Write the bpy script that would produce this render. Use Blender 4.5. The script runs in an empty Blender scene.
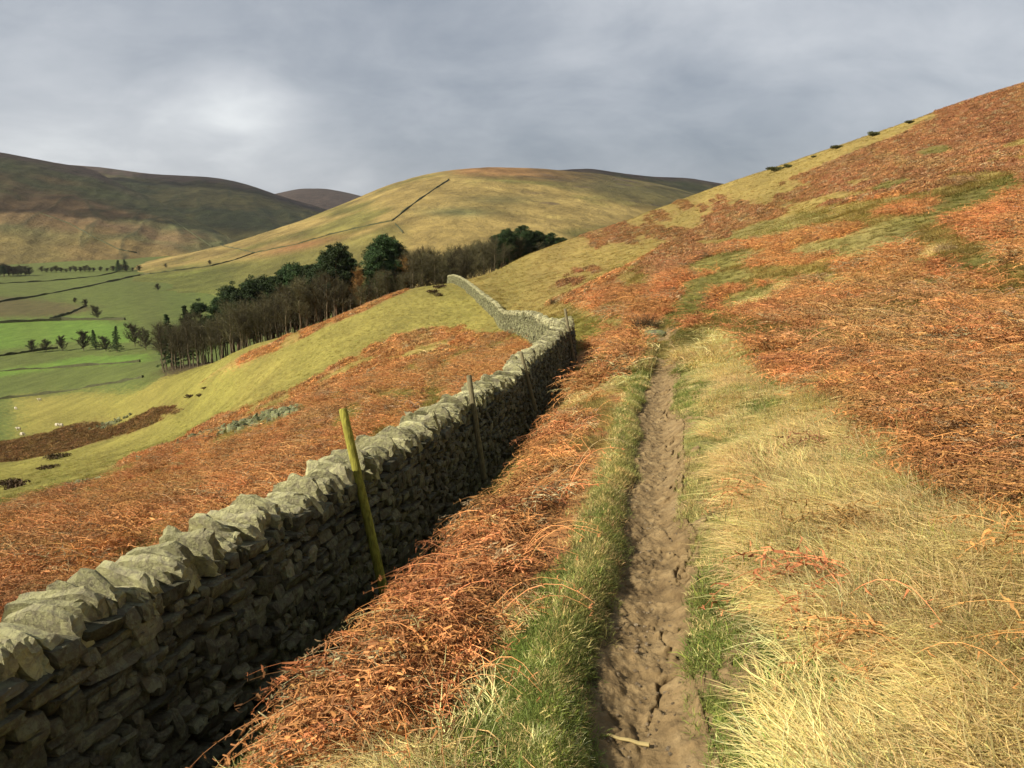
import bpy, math, random
import numpy as np
from mathutils import Vector, Matrix
from mathutils.bvhtree import BVHTree

C = bpy.context.scene.collection
rng = np.random.default_rng(7)
random.seed(7)
R = math.radians

# ------------------------------------------------------------------ camera, sky, sun, exposure
PITCH = R(12.3); F = 512 / math.tan(R(33.5))
cam = bpy.data.objects.new('camera', bpy.data.cameras.new('camera')); C.objects.link(cam)
cam.data.sensor_width = 36; cam.data.lens = 18 / math.tan(R(33.5))
cam.data.clip_start = 0.05; cam.data.clip_end = 20000
cam.location = (0, 0, 0); cam.rotation_euler = (R(90) - PITCH, 0, 0)
scene = bpy.context.scene; scene.camera = cam
scene.view_settings.view_transform = 'Standard'; scene.view_settings.look = 'None'
scene.view_settings.exposure = 0.50; scene.view_settings.gamma = 1.0
scene.view_settings.use_curve_mapping = False

scene.cycles.max_bounces = 4; scene.cycles.diffuse_bounces = 2; scene.cycles.glossy_bounces = 1; scene.cycles.transmission_bounces = 2
scene.cycles.use_adaptive_sampling = True; scene.cycles.adaptive_threshold = 0.02
SUN_EL = R(36); SUN_H = Vector((-0.90, -0.43)).normalized()
sun_vec = Vector((SUN_H.x * math.cos(SUN_EL), SUN_H.y * math.cos(SUN_EL), math.sin(SUN_EL)))
sl = bpy.data.lights.new('sun', 'SUN'); sl.energy = 5.0; sl.angle = R(0.5); sl.color = (1.0, 0.90, 0.74)
so = bpy.data.objects.new('sun', sl); C.objects.link(so)
so.rotation_euler = (-sun_vec).to_track_quat('-Z', 'Y').to_euler()

def node(nt, typ, **kw):
    n = nt.nodes.new(typ)
    for k, v in kw.items():
        if k == 'inp':
            for a, b in v.items(): n.inputs[a].default_value = b
        else: setattr(n, k, v)
    return n
def ramp(nt, stops, interp='LINEAR'):
    n = nt.nodes.new('ShaderNodeValToRGB'); cr = n.color_ramp; cr.interpolation = interp
    while len(cr.elements) > 1: cr.elements.remove(cr.elements[-1])
    cr.elements[0].position = stops[0][0]; cr.elements[0].color = (*stops[0][1], 1)
    for p, c in stops[1:]:
        e = cr.elements.new(p); e.color = (*c, 1)
    return n

def pixdir(px, py):
    r = (px - 512) / F; u = -(py - 384) / F
    return np.array([r, math.cos(PITCH) + u * math.sin(PITCH), -math.sin(PITCH) + u * math.cos(PITCH)])
def P(px, py, D): return pixdir(px, py) * D

world = bpy.data.worlds.new('World'); scene.world = world; world.use_nodes = True
nt = world.node_tree; nt.nodes.clear(); L = nt.links.new
out = node(nt, 'ShaderNodeOutputWorld')
sky = node(nt, 'ShaderNodeTexSky', sky_type='NISHITA', sun_disc=False, sun_elevation=SUN_EL,
           sun_rotation=math.atan2(SUN_H.x, SUN_H.y), air_density=1.0, dust_density=1.0)
bg_sky = node(nt, 'ShaderNodeBackground', inp={'Strength': 0.06}); L(sky.outputs[0], bg_sky.inputs[0])
tc = node(nt, 'ShaderNodeTexCoord')
sep = node(nt, 'ShaderNodeSeparateXYZ'); L(tc.outputs['Generated'], sep.inputs[0])
zc = node(nt, 'ShaderNodeMath', operation='MAXIMUM', inp={1: 0.0}); L(sep.outputs['Z'], zc.inputs[0])
za = node(nt, 'ShaderNodeMath', operation='ADD', inp={1: 0.42}); L(zc.outputs[0], za.inputs[0])
inv = node(nt, 'ShaderNodeMath', operation='DIVIDE', inp={0: 1.0}); L(za.outputs[0], inv.inputs[1])
pv = node(nt, 'ShaderNodeVectorMath', operation='SCALE'); L(tc.outputs['Generated'], pv.inputs[0]); L(inv.outputs[0], pv.inputs['Scale'])
mp = node(nt, 'ShaderNodeMapping', inp={'Location': (3.3, 1.7, 0), 'Scale': (1.35, 1.6, 0.0)}); L(pv.outputs[0], mp.inputs[0])
n1 = node(nt, 'ShaderNodeTexNoise', inp={'Scale': 1.0, 'Detail': 12.0, 'Roughness': 0.58, 'Distortion': 0.5}); L(mp.outputs[0], n1.inputs['Vector'])
mpb = node(nt, 'ShaderNodeMapping', inp={'Location': (1.3, 5.7, 0), 'Scale': (3.8, 4.6, 0.0)}); L(pv.outputs[0], mpb.inputs[0])
n2 = node(nt, 'ShaderNodeTexNoise', inp={'Scale': 1.0, 'Detail': 11.0, 'Roughness': 0.6, 'Distortion': 0.4}); L(mpb.outputs[0], n2.inputs['Vector'])
s1 = node(nt, 'ShaderNodeMath', operation='MULTIPLY_ADD', inp={1: 0.85, 2: -0.425 + 0.49}); L(n1.outputs[0], s1.inputs[0])
s2 = node(nt, 'ShaderNodeMath', operation='MULTIPLY_ADD', inp={1: 0.50}); L(n2.outputs[0], s2.inputs[0]); L(s1.outputs[0], s2.inputs[2])
s2b = node(nt, 'ShaderNodeMath', operation='SUBTRACT', inp={1: 0.25}); L(s2.outputs[0], s2b.inputs[0])
cur = s2b
# thin and thick places of the cloud deck, each a soft lobe about a compass bearing
LOBES = [(240, 112, 0.07, 0.30), (90, 165, 0.16, 0.20), (10, 110, 0.10, 0.08), (300, 172, 0.10, 0.12), (900, 30, 0.34, 0.18), (60, 20, 0.22, 0.09),
         (420, 95, 0.16, -0.14), (640, 150, 0.24, -0.22), (110, 75, 0.10, -0.07), (760, 175, 0.14, -0.05), (560, 10, 0.18, 0.07)]
for lx, ly, w, a in LOBES:
    d = Vector(pixdir(lx, ly)).normalized()
    dd = node(nt, 'ShaderNodeVectorMath', operation='SUBTRACT'); dd.inputs[1].default_value = d; L(tc.outputs['Generated'], dd.inputs[0])
    sc = node(nt, 'ShaderNodeVectorMath', operation='MULTIPLY'); sc.inputs[1].default_value = (1 / w, 1 / w, 1.5 / w); L(dd.outputs[0], sc.inputs[0])
    dt = node(nt, 'ShaderNodeVectorMath', operation='DOT_PRODUCT'); L(sc.outputs[0], dt.inputs[0]); L(sc.outputs[0], dt.inputs[1])
    ng = node(nt, 'ShaderNodeMath', operation='MULTIPLY', inp={1: -1.0}); L(dt.outputs['Value'], ng.inputs[0])
    ex = node(nt, 'ShaderNodeMath', operation='EXPONENT'); L(ng.outputs[0], ex.inputs[0])
    ad = node(nt, 'ShaderNodeMath', operation='MULTIPLY_ADD', inp={1: a}); L(ex.outputs[0], ad.inputs[0]); L(cur.outputs[0], ad.inputs[2])
    cur = ad
cr = ramp(nt, [(0.0, (0.13, 0.155, 0.19)), (0.25, (0.20, 0.23, 0.275)), (0.5, (0.32, 0.345, 0.385)), (0.75, (0.46, 0.48, 0.51)), (1.0, (0.68, 0.70, 0.71))])
L(cur.outputs[0], cr.inputs[0])
# unseen sky overhead and behind the camera is dimmed to deepen the shade
yb = node(nt, 'ShaderNodeMapRange', inp={'From Min': -0.2, 'From Max': 0.75, 'To Min': 0.40, 'To Max': 1.0}); L(sep.outputs['Y'], yb.inputs[0])
dk = node(nt, 'ShaderNodeVectorMath', operation='SCALE'); L(cr.outputs[0], dk.inputs[0]); L(yb.outputs[0], dk.inputs['Scale'])
bg_cl = node(nt, 'ShaderNodeBackground', inp={'Strength': 1.0}); L(dk.outputs[0], bg_cl.inputs[0])
mx = node(nt, 'ShaderNodeMixShader', inp={0: 0.88}); L(bg_sky.outputs[0], mx.inputs[1]); L(bg_cl.outputs[0], mx.inputs[2])
L(mx.outputs[0], out.inputs[0])

# ------------------------------------------------------------------ helpers
def _h(ix, iy, seed):
    h = (ix.astype(np.int64) * 374761393 + iy.astype(np.int64) * 668265263 + seed * 1442695041) & 0xffffffff
    h = ((h ^ (h >> 13)) * 1274126177) & 0xffffffff
    h = ((h ^ (h >> 16)) * 2246822519) & 0xffffffff
    return ((h >> 8) & 0xffff) / 65535.0
def vnoise(x, y, seed=0):
    x = np.asarray(x, float); y = np.asarray(y, float)
    ix = np.floor(x); iy = np.floor(y); fx = x - ix; fy = y - iy
    fx = fx * fx * (3 - 2 * fx); fy = fy * fy * (3 - 2 * fy)
    a = _h(ix, iy, seed); b = _h(ix + 1, iy, seed); c = _h(ix, iy + 1, seed); d = _h(ix + 1, iy + 1, seed)
    return ((a * (1 - fx) + b * fx) * (1 - fy) + (c * (1 - fx) + d * fx) * fy) * 2 - 1
def fbm(x, y, o=4, seed=0, rough=0.5):
    s = 0; a = 1; t = 0
    for i in range(o):
        ca, sa = math.cos(0.6 * i), math.sin(0.6 * i)
        s = s + a * vnoise((x * ca - y * sa) * 2 ** i, (x * sa + y * ca) * 2 ** i, seed + 17 * i); t += a; a *= rough
    return s / t
def sm(a, b, x):
    t = np.clip((x - a) / (b - a), 0, 1); return t * t * (3 - 2 * t)

def mesh_np(name, v, faces, mats=(), smooth=False, attrs=None, colors=None):
    """faces: (n,k) array or list of such arrays"""
    me = bpy.data.meshes.new(name); v = np.asarray(v, np.float32)
    if isinstance(faces, np.ndarray): faces = [faces]
    faces = [np.asarray(f, np.int32) for f in faces if len(f)]
    me.vertices.add(len(v)); me.vertices.foreach_set('co', v.ravel())
    nl = sum(f.size for f in faces); npol = sum(len(f) for f in faces)
    me.loops.add(nl); me.loops.foreach_set('vertex_index', np.concatenate([f.ravel() for f in faces]))
    me.polygons.add(npol)
    st = []; o = 0
    for f in faces:
        st.append(o + np.arange(len(f)) * f.shape[1]); o += f.size
    me.polygons.foreach_set('loop_start', np.concatenate(st).astype(np.int32))
    me.polygons.foreach_set('use_smooth', np.full(npol, smooth))
    for m in mats: me.materials.append(m)
    me.update(calc_edges=True); me.validate()
    if attrs:
        for k, a in attrs.items():
            at = me.attributes.new(k, 'FLOAT', 'POINT'); at.data.foreach_set('value', np.asarray(a, np.float32).ravel())
    if colors is not None:
        for k, a in colors.items():
            at = me.attributes.new(k, 'FLOAT_COLOR', 'POINT')
            a4 = np.ones((len(v), 4), np.float32); a4[:, :3] = a; at.data.foreach_set('color', a4.ravel())
    return me
def put(name, me, parent=None, loc=(0, 0, 0)):
    o = bpy.data.objects.new(name, me); C.objects.link(o); o.location = loc
    if parent: o.parent = parent
    return o
def tag(o, label=None, cat=None, group=None, kind=None):
    if label: o['label'] = label
    if cat: o['category'] = cat
    if group: o['group'] = group
    if kind: o['kind'] = kind
    return o
def empty(name, loc, rz=0):
    o = bpy.data.objects.new(name, None); C.objects.link(o); o.location = loc; o.rotation_euler = (0, 0, rz)
    o.empty_display_size = 0.3; return o
class Acc:
    """collects vertex blocks and faces for one mesh"""
    def __init__(s): s.v = []; s.f = {}; s.n = 0; s.t = []
    def add(s, v, f, t=None):
        v = np.asarray(v, float); f = np.asarray(f, int)
        s.v.append(v); s.f.setdefault(f.shape[1], []).append(f + s.n); s.n += len(v)
        s.t.append(np.full(len(v), 1.0) if t is None else np.broadcast_to(t, (len(v),)))
    def mesh(s, name, mats=(), smooth=False):
        return mesh_np(name, np.concatenate(s.v), [np.concatenate(a) for a in s.f.values()], mats, smooth,
                       attrs={'tint': np.concatenate(s.t)})

# ------------------------------------------------------------------ the lie of the land
def xpath(y): return -0.015 + 0.200 * y + 0.05 * np.sin(y * 0.55) * sm(3, 8, y)
cp = []
for Y in (-40, -20, -8, -3, 0, 3, 6, 9, 12, 15, 18, 22, 26):
    z0 = -1.44 - 0.08 * Y; xp = 0.1 + 0.19 * Y
    if Y < -10: z0 = -1.44 - 0.02 * Y
    fo = float(np.interp(Y, [0, 3, 7, 12, 18, 22, 26], [1.16, 1.20, 1.38, 1.42, 1.2, 1.0, 1.0]))
    cp += [(xp, Y, z0), (xp + 3, Y, z0 + 0.5), (xp - 1.2, Y, z0 - 0.5 * fo), (xp - 2.65, Y, z0 - fo), (xp - 3.6, Y, z0 - fo - 0.3)]
for px, py, D in [(535, 338, 39), (504, 328, 59), (480, 302, 84), (455, 283, 125), (600, 320, 35), (550, 301, 68), (500, 285, 110),
                  (475, 278, 140), (520, 258, 170), (570, 240, 200), (650, 213, 230), (735, 183, 240), (850, 145, 230), (1024, 85, 200),
                  (1024, 400, 6.5), (1024, 250, 20), (1024, 150, 60), (1024, 110, 120), (850, 250, 28), (850, 350, 10), (850, 200, 60), (850, 170, 110),
                  (735, 350, 13), (735, 290, 30), (735, 240, 70), (735, 210, 130), (650, 290, 36), (650, 250, 95), (650, 225, 160), (600, 280, 60), (600, 255, 120),
                  (430, 290, 110), (405, 290, 128), (350, 312, 125), (300, 335, 120), (300, 345, 95), (250, 345, 145), (220, 368, 128), (0, 580, 10.5), (0, 520, 24), (0, 480, 75), (0, 440, 165),
                  (0, 400, 260), (0, 350, 400), (0, 300, 620), (0, 270, 980), (100, 430, 150), (150, 400, 160), (200, 420, 100), (100, 380, 260), (100, 350, 380),
                  (300, 380, 65), (400, 350, 60), (200, 480, 25), (300, 430, 28), (400, 390, 34), (165, 374, 190), (100, 500, 27), (100, 460, 70),
                  (200, 365, 185), (240, 352, 172), (300, 338, 175), (365, 312, 168), (420, 300, 175), (460, 300, 190)]:
    cp.append(tuple(P(px, py, D)))
for px, D, z in [(735, 420, -10), (735, 800, -70), (570, 300, -22), (570, 600, -66), (1024, 420, 22), (1024, 900, -10), (850, 500, 0), (850, 900, -40),
                 (500, 260, -22), (450, 260, -34), (450, 600, -66), (370, 230, -34), (300, 240, -44), (250, 260, -50), (300, 600, -66), (300, 1000, -67), (150, 500, -65), (150, 900, -67),
                 (450, 1100, -67), (600, 1100, -67), (-300, 400, -66), (-300, 900, -67), (900, 1300, -67)]:
    d = pixdir(px, 215); d = d / d[1]; cp.append((d[0] * D, D, z))
cp += [(-50, 0, -17), (-100, 0, -34), (-200, 0, -58), (-400, 0, -66), (-1200, 0, -66), (-1200, 1200, -67), (50, 0, 15), (120, 0, 42), (250, 0, 78), (500, 0, 90), (1200, 0, 90),
       (0, -100, 2), (0, -400, 0), (-200, -300, -55), (200, -200, 60), (0, -1400, 0), (-900, -900, -66), (900, -900, 60), (1300, 1300, -60), (0, 1700, -67), (-16, -12, -5.5), (-10, 0, -4.4), (-9, -12, -4), (14, -4, 1.9), (7, 0, -0.6)]
cp = np.array(cp)
def warp(x, y):
    r = np.sqrt(x * x + y * y) + 1e-6; g = np.log1p(r / 5) / r
    return x * g, y * g, r
wx, wy, wr = warp(cp[:, 0], cp[:, 1]); val = cp[:, 2] / (wr + 6)
def tpsk(d2): return 0.5 * d2 * np.log(d2 + 1e-9)
n = len(cp); A = np.zeros((n + 3, n + 3))
A[:n, :n] = tpsk((wx[:, None] - wx) ** 2 + (wy[:, None] - wy) ** 2) + np.eye(n) * 2e-3
A[:n, n] = 1; A[:n, n + 1] = wx; A[:n, n + 2] = wy; A[n:, :n] = A[:n, n:].T
TW = np.linalg.solve(A, np.r_[val, 0, 0, 0])
def zbase(x, y):
    x = np.asarray(x, float).ravel(); y = np.asarray(y, float).ravel(); o = np.empty(len(x))
    for i in range(0, len(x), 20000):
        a, b, r = warp(x[i:i + 20000], y[i:i + 20000])
        k = tpsk((a[:, None] - wx) ** 2 + (b[:, None] - wy) ** 2)
        o[i:i + 20000] = (k @ TW[:n] + TW[n] + TW[n + 1] * a + TW[n + 2] * b) * (r + 6)
    return o
def pathshape(x, y):
    """height change made by the trodden trench and its lips; u is metres right of the path's middle"""
    u = x - xpath(y) + 0.06 * fbm(y * 1.6, y * 0, 3, 5)
    hw = 0.178 + 0.022 * vnoise(y * 0.9, y * 0, 9) + 0.0045 * np.clip(y, 0, 25)
    fade = 1 - sm(19, 25, y)
    tr = sm(hw + 0.035, hw - 0.03, np.abs(u + 0.0)) * fade
    lipl = np.exp(-((u + hw + 0.10) / 0.13) ** 2) * 0.03 * fade
    lipr = np.exp(-((u - hw - 0.12) / 0.16) ** 2) * 0.02 * fade
    return u, hw, tr, lipl + lipr
def zland(x, y, detail=True):
    x = np.asarray(x, float).ravel(); y = np.asarray(y, float).ravel()
    z = zbase(x, y); r = np.hypot(x, y)
    u, hw, tr, lip = pathshape(x, y)
    nearm = 1 - sm(22, 30, y)
    # bank: level shoulder with a heap of growth, steep drop to the wall foot
    fo = np.interp(y, [0, 3, 7, 12, 18, 22, 26], [1.16, 1.20, 1.38, 1.42, 1.2, 1.0, 1.0]); ub = u + 0.12 * vnoise(y * 0.9, 0 * y, 15)
    rel = np.interp(ub, [-2.7, -2.0, -1.78, -1.45, -1.2, -0.75, -0.2, 0.2], [-1.0, -0.96, -0.86, -0.42, -0.25, -0.10, -0.01, 0.0]) * fo
    wb = nearm * sm(-2.95, -2.55, u) * sm(0.2, -0.15, u)
    z += wb * (-1.44 - 0.08 * y + rel - z)
    z += lip - 0.055 * tr
    if detail:
        k = 1 - tr
        away = sm(0.25, 0.9, np.abs(u)) * k
        z += k * 0.012 * fbm(x * 7, y * 7, 3, 3)
        z += away * 0.085 * fbm(x * 1.5, y * 1.5, 3, 4) * sm(2, 5, r + 2)
        z += 0.16 * fbm(x / 5, y / 5, 3, 6) * sm(6, 30, r)
        z += 0.7 * fbm(x / 34, y / 34, 3, 8) * sm(50, 200, r)
        z += 0.05 * fbm(x / 0.9, y / 0.9, 2, 11) * sm(8, 30, r) * (1 - sm(150, 300, r))
    return z
_ds = np.geomspace(1.5, 3000, 420)
def hit(px, py, dmax=3000):
    """where the sight line of a photo point meets the land: used once to survey positions"""
    d = pixdir(px, py); p = d[None] * _ds[:, None]
    g = zland(p[:, 0], p[:, 1], False); b = p[:, 2] < g
    b &= _ds < dmax
    if not b.any(): return None
    i = int(np.argmax(b))
    if i == 0: return p[0]
    lo, hi = _ds[i - 1], _ds[i]
    for _ in range(3):
        q = np.linspace(lo, hi, 12); pp = d[None] * q[:, None]
        bb = pp[:, 2] < zland(pp[:, 0], pp[:, 1], False); j = int(np.argmax(bb)) if bb.any() else 11
        lo, hi = q[max(j - 1, 0)], q[j]
    p = d * hi; return p
def hitpoly(pts, dmax=3000):
    o = []
    for a in pts:
        h = hit(*a, dmax)
        k = 0
        while h is None and k < 30: k += 1; h = hit(a[0], a[1] + 2 * k, dmax)
        o.append((h[0], h[1]))
    return np.array(o)
def ell(cx, cy, rx, ry, dmax=3000, n=12, tilt=0.0):
    return hitpoly([(cx + rx * math.cos(t), cy + ry * math.sin(t) + tilt * rx * math.cos(t)) for t in np.linspace(0, 2 * math.pi, n, endpoint=False)], dmax)
def inside(poly, x, y):
    c = np.zeros(len(x), bool); m = len(poly)
    bx = (x > poly[:, 0].min()) & (x < poly[:, 0].max()) & (y > poly[:, 1].min()) & (y < poly[:, 1].max())
    idx = np.nonzero(bx)[0]
    if len(idx) == 0: return c
    X = x[idx]; Y = y[idx]; cc = np.zeros(len(idx), bool)
    for i in range(m):
        x1, y1 = poly[i]; x2, y2 = poly[(i + 1) % m]
        if y1 == y2: continue
        cc ^= ((y1 > Y) != (y2 > Y)) & (X < (x2 - x1) * (Y - y1) / (y2 - y1) + x1)
    c[idx] = cc; return c

# wall line (plan), surveyed
WL = np.array([(xpath(np.array(y)) * 0 + 0.1 + 0.19 * y - 2.65, y) for y in (-6, -3, 0, 3, 6, 9, 12, 15, 18, 21)] + [(1.62, 22.6), (1.55, 26), (1.38, 31), (1.16, 38.6), (0.3, 48), (-0.6, 58.5), (-1.4, 69), (-3.5, 84), (-6.0, 104), (-9.4, 127), (-11.5, 138)], float)
def wall_x(y): return np.interp(y, WL[:, 1], WL[:, 0])

# ---- ground cover zones.  0 pasture, 1 golden dry grass, 2 bracken, 3 straw tussock, 4 lush green, 5 bright field, 6 brown rushes, 7 wood floor, 8 dull field
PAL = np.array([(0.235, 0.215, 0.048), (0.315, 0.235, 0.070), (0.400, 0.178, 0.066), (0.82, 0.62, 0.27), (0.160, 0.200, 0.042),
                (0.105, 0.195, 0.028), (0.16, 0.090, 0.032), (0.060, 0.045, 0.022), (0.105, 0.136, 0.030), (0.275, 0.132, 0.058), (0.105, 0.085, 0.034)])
zones = []   # (class, poly, edge noise)
def zn(c, poly): zones.append((c, poly))
# valley fields
zn(8, np.array([(-2500, 120), (-95, 130), (-75, 260), (0, 500), (400, 900), (400, 2500), (-2500, 2500)]))
zn(0, hitpoly([(0, 505), (60, 488), (130, 455), (210, 420), (300, 385), (360, 350), (440, 325), (448, 285), (400, 292), (300, 335), (220, 370), (150, 385), (0, 398)]))
zn(5, hitpoly([(-60, 324), (0, 322), (60, 320), (125, 322), (148, 338), (100, 346), (0, 356), (-60, 358)]))
zn(5, hitpoly([(-60, 380), (0, 372), (75, 360), (150, 352), (160, 360), (60, 370), (0, 378), (-60, 384)]))
zn(10, hitpoly([(-60, 300), (0, 299), (60, 308), (78, 312), (50, 318), (0, 319), (-60, 320)]))
zn(8, hitpoly([(-60, 356), (0, 352), (60, 345), (140, 345), (150, 350), (70, 358), (0, 368), (-60, 372)]))
zn(6, hitpoly([(-80, 470), (0, 462), (50, 455), (100, 442), (115, 432), (100, 428), (50, 432), (0, 443), (-80, 455)]))
zn(6, hitpoly([(100, 440), (150, 424), (165, 417), (160, 412), (190, 406), (180, 401), (150, 408), (112, 428)]))
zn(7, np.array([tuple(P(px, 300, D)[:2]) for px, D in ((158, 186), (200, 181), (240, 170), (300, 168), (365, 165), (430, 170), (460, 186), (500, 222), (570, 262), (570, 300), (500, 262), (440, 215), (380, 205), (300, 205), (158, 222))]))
# right hillside
zn(1, np.vstack([hitpoly([(455, 284), (500, 312), (560, 316), (600, 322), (660, 335), (1024, 490), (1090, 520)]), np.array([(400, 100), (500, 600), (60, 420), (10, 200), (-14, 150)])]))
zn(2, hitpoly([(640, 334), (700, 326), (735, 328), (760, 345), (790, 368), (830, 396), (875, 425), (905, 462), (930, 482), (1000, 492), (1100, 520), (1100, 70), (1024, 91), (900, 134), (760, 190), (660, 246), (590, 286), (545, 300), (590, 312)]))
zn(9, hitpoly([(700, 270), (640, 285), (600, 292), (660, 246), (760, 190), (900, 134), (1024, 91), (1100, 70), (1100, 180), (1024, 185), (900, 195), (800, 215)]))
GREENS = [(785, 226, 34, 7), (885, 236, 32, 10), (965, 205, 26, 8), (1010, 190, 22, 7), (735, 258, 34, 5), (722, 280, 30, 7), (765, 295, 30, 6), (850, 275, 12, 5), (905, 222, 20, 5),
          (700, 300, 22, 6), (830, 245, 26, 5), (985, 262, 22, 5), (935, 282, 16, 5), (870, 330, 14, 3), (690, 315, 25, 5), (740, 312, 18, 4), (940, 150, 20, 3), (890, 185, 16, 3)]
for g in GREENS: zn(4, ell(g[0], g[1], g[2] * 1.35, g[3] * 1.6, tilt=-0.22))
for g in [(795, 288, 12, 9), (860, 330, 30, 7), (805, 345, 16, 5), (940, 250, 12, 5), (770, 300, 24, 4), (880, 300, 10, 4), (840, 388, 26, 8), (900, 440, 20, 6), (1000, 335, 14, 4), (870, 410, 40, 5)]: zn(3, ell(*g, tilt=-0.25))
# left of the wall
zn(2, hitpoly([(-80, 560), (0, 512), (60, 490), (130, 457), (205, 424), (260, 402), (300, 388), (360, 352), (430, 332), (490, 318), (505, 326), (540, 345), (560, 352)]).tolist() + [(1.2, 22), (-0.2, 12), (-1.4, 6), (-2.6, 0), (-4, -8), (-40, -10)] if False else
   np.vstack([hitpoly([(0, 514), (60, 492), (130, 457), (205, 424), (260, 402), (300, 386), (360, 352), (425, 330), (465, 325), (500, 334), (525, 340)]), np.array([(1.2, 26), (0.4, 16), (-1.4, 6), (-2.9, 0), (-4.2, -8), (-60, -10), (-30, 25)])]))
for g in [(350, 368, 26, 4), (420, 352, 26, 4), (250, 430, 40, 5), (150, 478, 40, 4), (60, 505, 40, 4), (40, 530, 40, 5), (380, 400, 26, 3), (330, 405, 30, 3), (440, 372, 20, 4), (470, 352, 14, 4), (200, 455, 40, 3), (480, 375, 12, 3), (100, 498, 30, 3)]: zn(1, ell(*g, tilt=-0.4))
zn(2, hitpoly([(412, 287), (350, 308), (280, 340), (218, 370), (205, 379), (235, 368), (300, 339), (360, 313), (400, 295)]))
# right of the path, near
zn(3, hitpoly([(672, 336), (735, 330), (765, 350), (790, 372), (830, 402), (875, 432), (905, 468), (930, 488), (1000, 498), (1100, 524), (1100, 800), (600, 800), (640, 600), (668, 420)]).tolist() and
   np.vstack([hitpoly([(672, 336), (735, 330), (765, 350), (790, 372), (830, 402), (875, 432), (905, 468), (930, 488), (1000, 498), (1100, 524)]), np.array([(12, 2), (14, -8), (-1.5, -8), (0.2, 0), (0.5, 2), (1.2, 6), (2.3, 12), (3.6, 19)])]))
zn(4, hitpoly([(620, 335), (690, 322), (720, 335), (700, 350), (640, 360)]))
# between wall and path
zn(3, np.array([(xpath(y) - 0.15, y) for y in (-8., 0., 6., 12., 16., 20., 24.)] + [(xpath(y) - 2.7, y) for y in (24., 20., 12., 0., -8.)]))
zn(4, np.array([(xpath(y) - 2.0, y) for y in (-8., 0., 6., 12., 18., 24.)] + [(xpath(y) - 2.75, y) for y in (24., 18., 12., 6., 0., -8.)]))
zn(2, hitpoly([(225, 768), (300, 640), (440, 510), (520, 450), (600, 395), (645, 372), (640, 400), (592, 510), (558, 560), (505, 620), (470, 690), (430, 768)]))
zn(2, hitpoly([(545, 395), (560, 365), (590, 340), (640, 335), (640, 352), (610, 378), (570, 405)]))
zn(4, hitpoly([(662, 337), (640, 329), (600, 322), (570, 316), (556, 308), (572, 309), (605, 317), (645, 323), (668, 331)]))
zn(1, hitpoly([(560, 380), (590, 362), (625, 352), (620, 368), (580, 392)]))
def zclass(x, y):
    r = np.hypot(x, y); a = 0.035 * r
    xx = x + a * fbm(x / (0.14 * r + 0.2), y / (0.14 * r + 0.2), 3, 21) + 0.10 * vnoise(x * 5, y * 5, 2)
    yy = y + 2 * a * fbm(x / (0.14 * r + 0.2), y / (0.14 * r + 0.2), 3, 22) + 0.10 * vnoise(x * 5, y * 5, 3)
    # keep the wall foot and path edge crisp
    k = sm(0.3, 1.5, np.abs(x - wall_x(y))); xx = x + (xx - x) * k; yy = y + (yy - y) * k
    c = np.zeros(len(x), int)
    for cl, poly in zones: c[inside(np.asarray(poly), xx, yy)] = cl
    u = x - xpath(y)
    v = fbm(y * 1.1, u * 2.5, 3, 31)
    near = y < 23
    vl = -0.34 - 0.16 * (v + 0.3)
    c[near & (u < -0.12) & (u > vl)] = 4
    c[near & (u > 0.12) & (u < 0.36 + 0.30 * v)] = 4; lit = near & (u > -1.0) & (u < -0.1) & (fbm(x * 2.1, y * 1.6, 3, 33) > 0.05) & (c == 3); c[lit] = 4
    wx_ = wall_x(y); c[(x > wx_ + 0.2) & (x < wx_ + 1.2 + 0.35 * v) & (y < 15)] = 4
    # flecks: green in straw, straw in bracken
    f = fbm(x * 3.1, y * 1.9, 4, 41, 0.6)
    c[(c == 3) & (f > 0.20) & (r < 40)] = 4
    rs = 1 + r / 30; f2 = fbm((x + 0.2 * y) * 0.9 / rs, (y - 0.3 * x) * 0.28 / rs, 5, 43, 0.6)
    c[((c == 2) | (c == 9)) & (f2 > 0.185) & (r > 6.5)] = 1; c[(c == 1) & (x > 5) & (r > 45) & (f2 < -0.21)] = 9
    c[(c == 2) & (f2 < -0.29) & (r > 9)] = 0
    
    return c
def albedo(x, y, c):
    a = PAL[c].copy(); r = np.hypot(x, y)
    m1 = fbm(x / (0.03 * r + 0.15), y / (0.03 * r + 0.15), 4, 51)[:, None]
    m2 = fbm(x / (0.2 * r + 1), y / (0.2 * r + 1), 3, 52)[:, None]
    a *= 1 + 0.22 * m1 + 0.18 * m2
    far4 = (c == 4) & (r > 12); a[far4] = a[far4] * np.array((1.05, 0.78, 0.85))
    br = np.isin(c, (2, 9)); w_ = fbm((x + .2 * y) / (0.02 * r + 0.4), (y - .3 * x) / (0.07 * r + 1.0), 4, 54)
    a[br] *= (1.04 + 0.35 * w_[br])[:, None]; a[br] += (np.array((0.24, 0.17, 0.075)) - a[br]) * np.clip(1.2 * w_[br] - 0.05, 0, 0.6)[:, None]
    mixc = PAL[[1, 0, 1, 1, 3, 0, 1, 6, 10, 0, 8]][c]
    a += (mixc - a) * np.clip(0.32 * fbm(x / (0.06 * r + 0.3), y / (0.1 * r + 0.3), 4, 53)[:, None] + 0.10, 0, 0.6)
    return np.clip(a, 0.01, 0.9)

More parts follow.
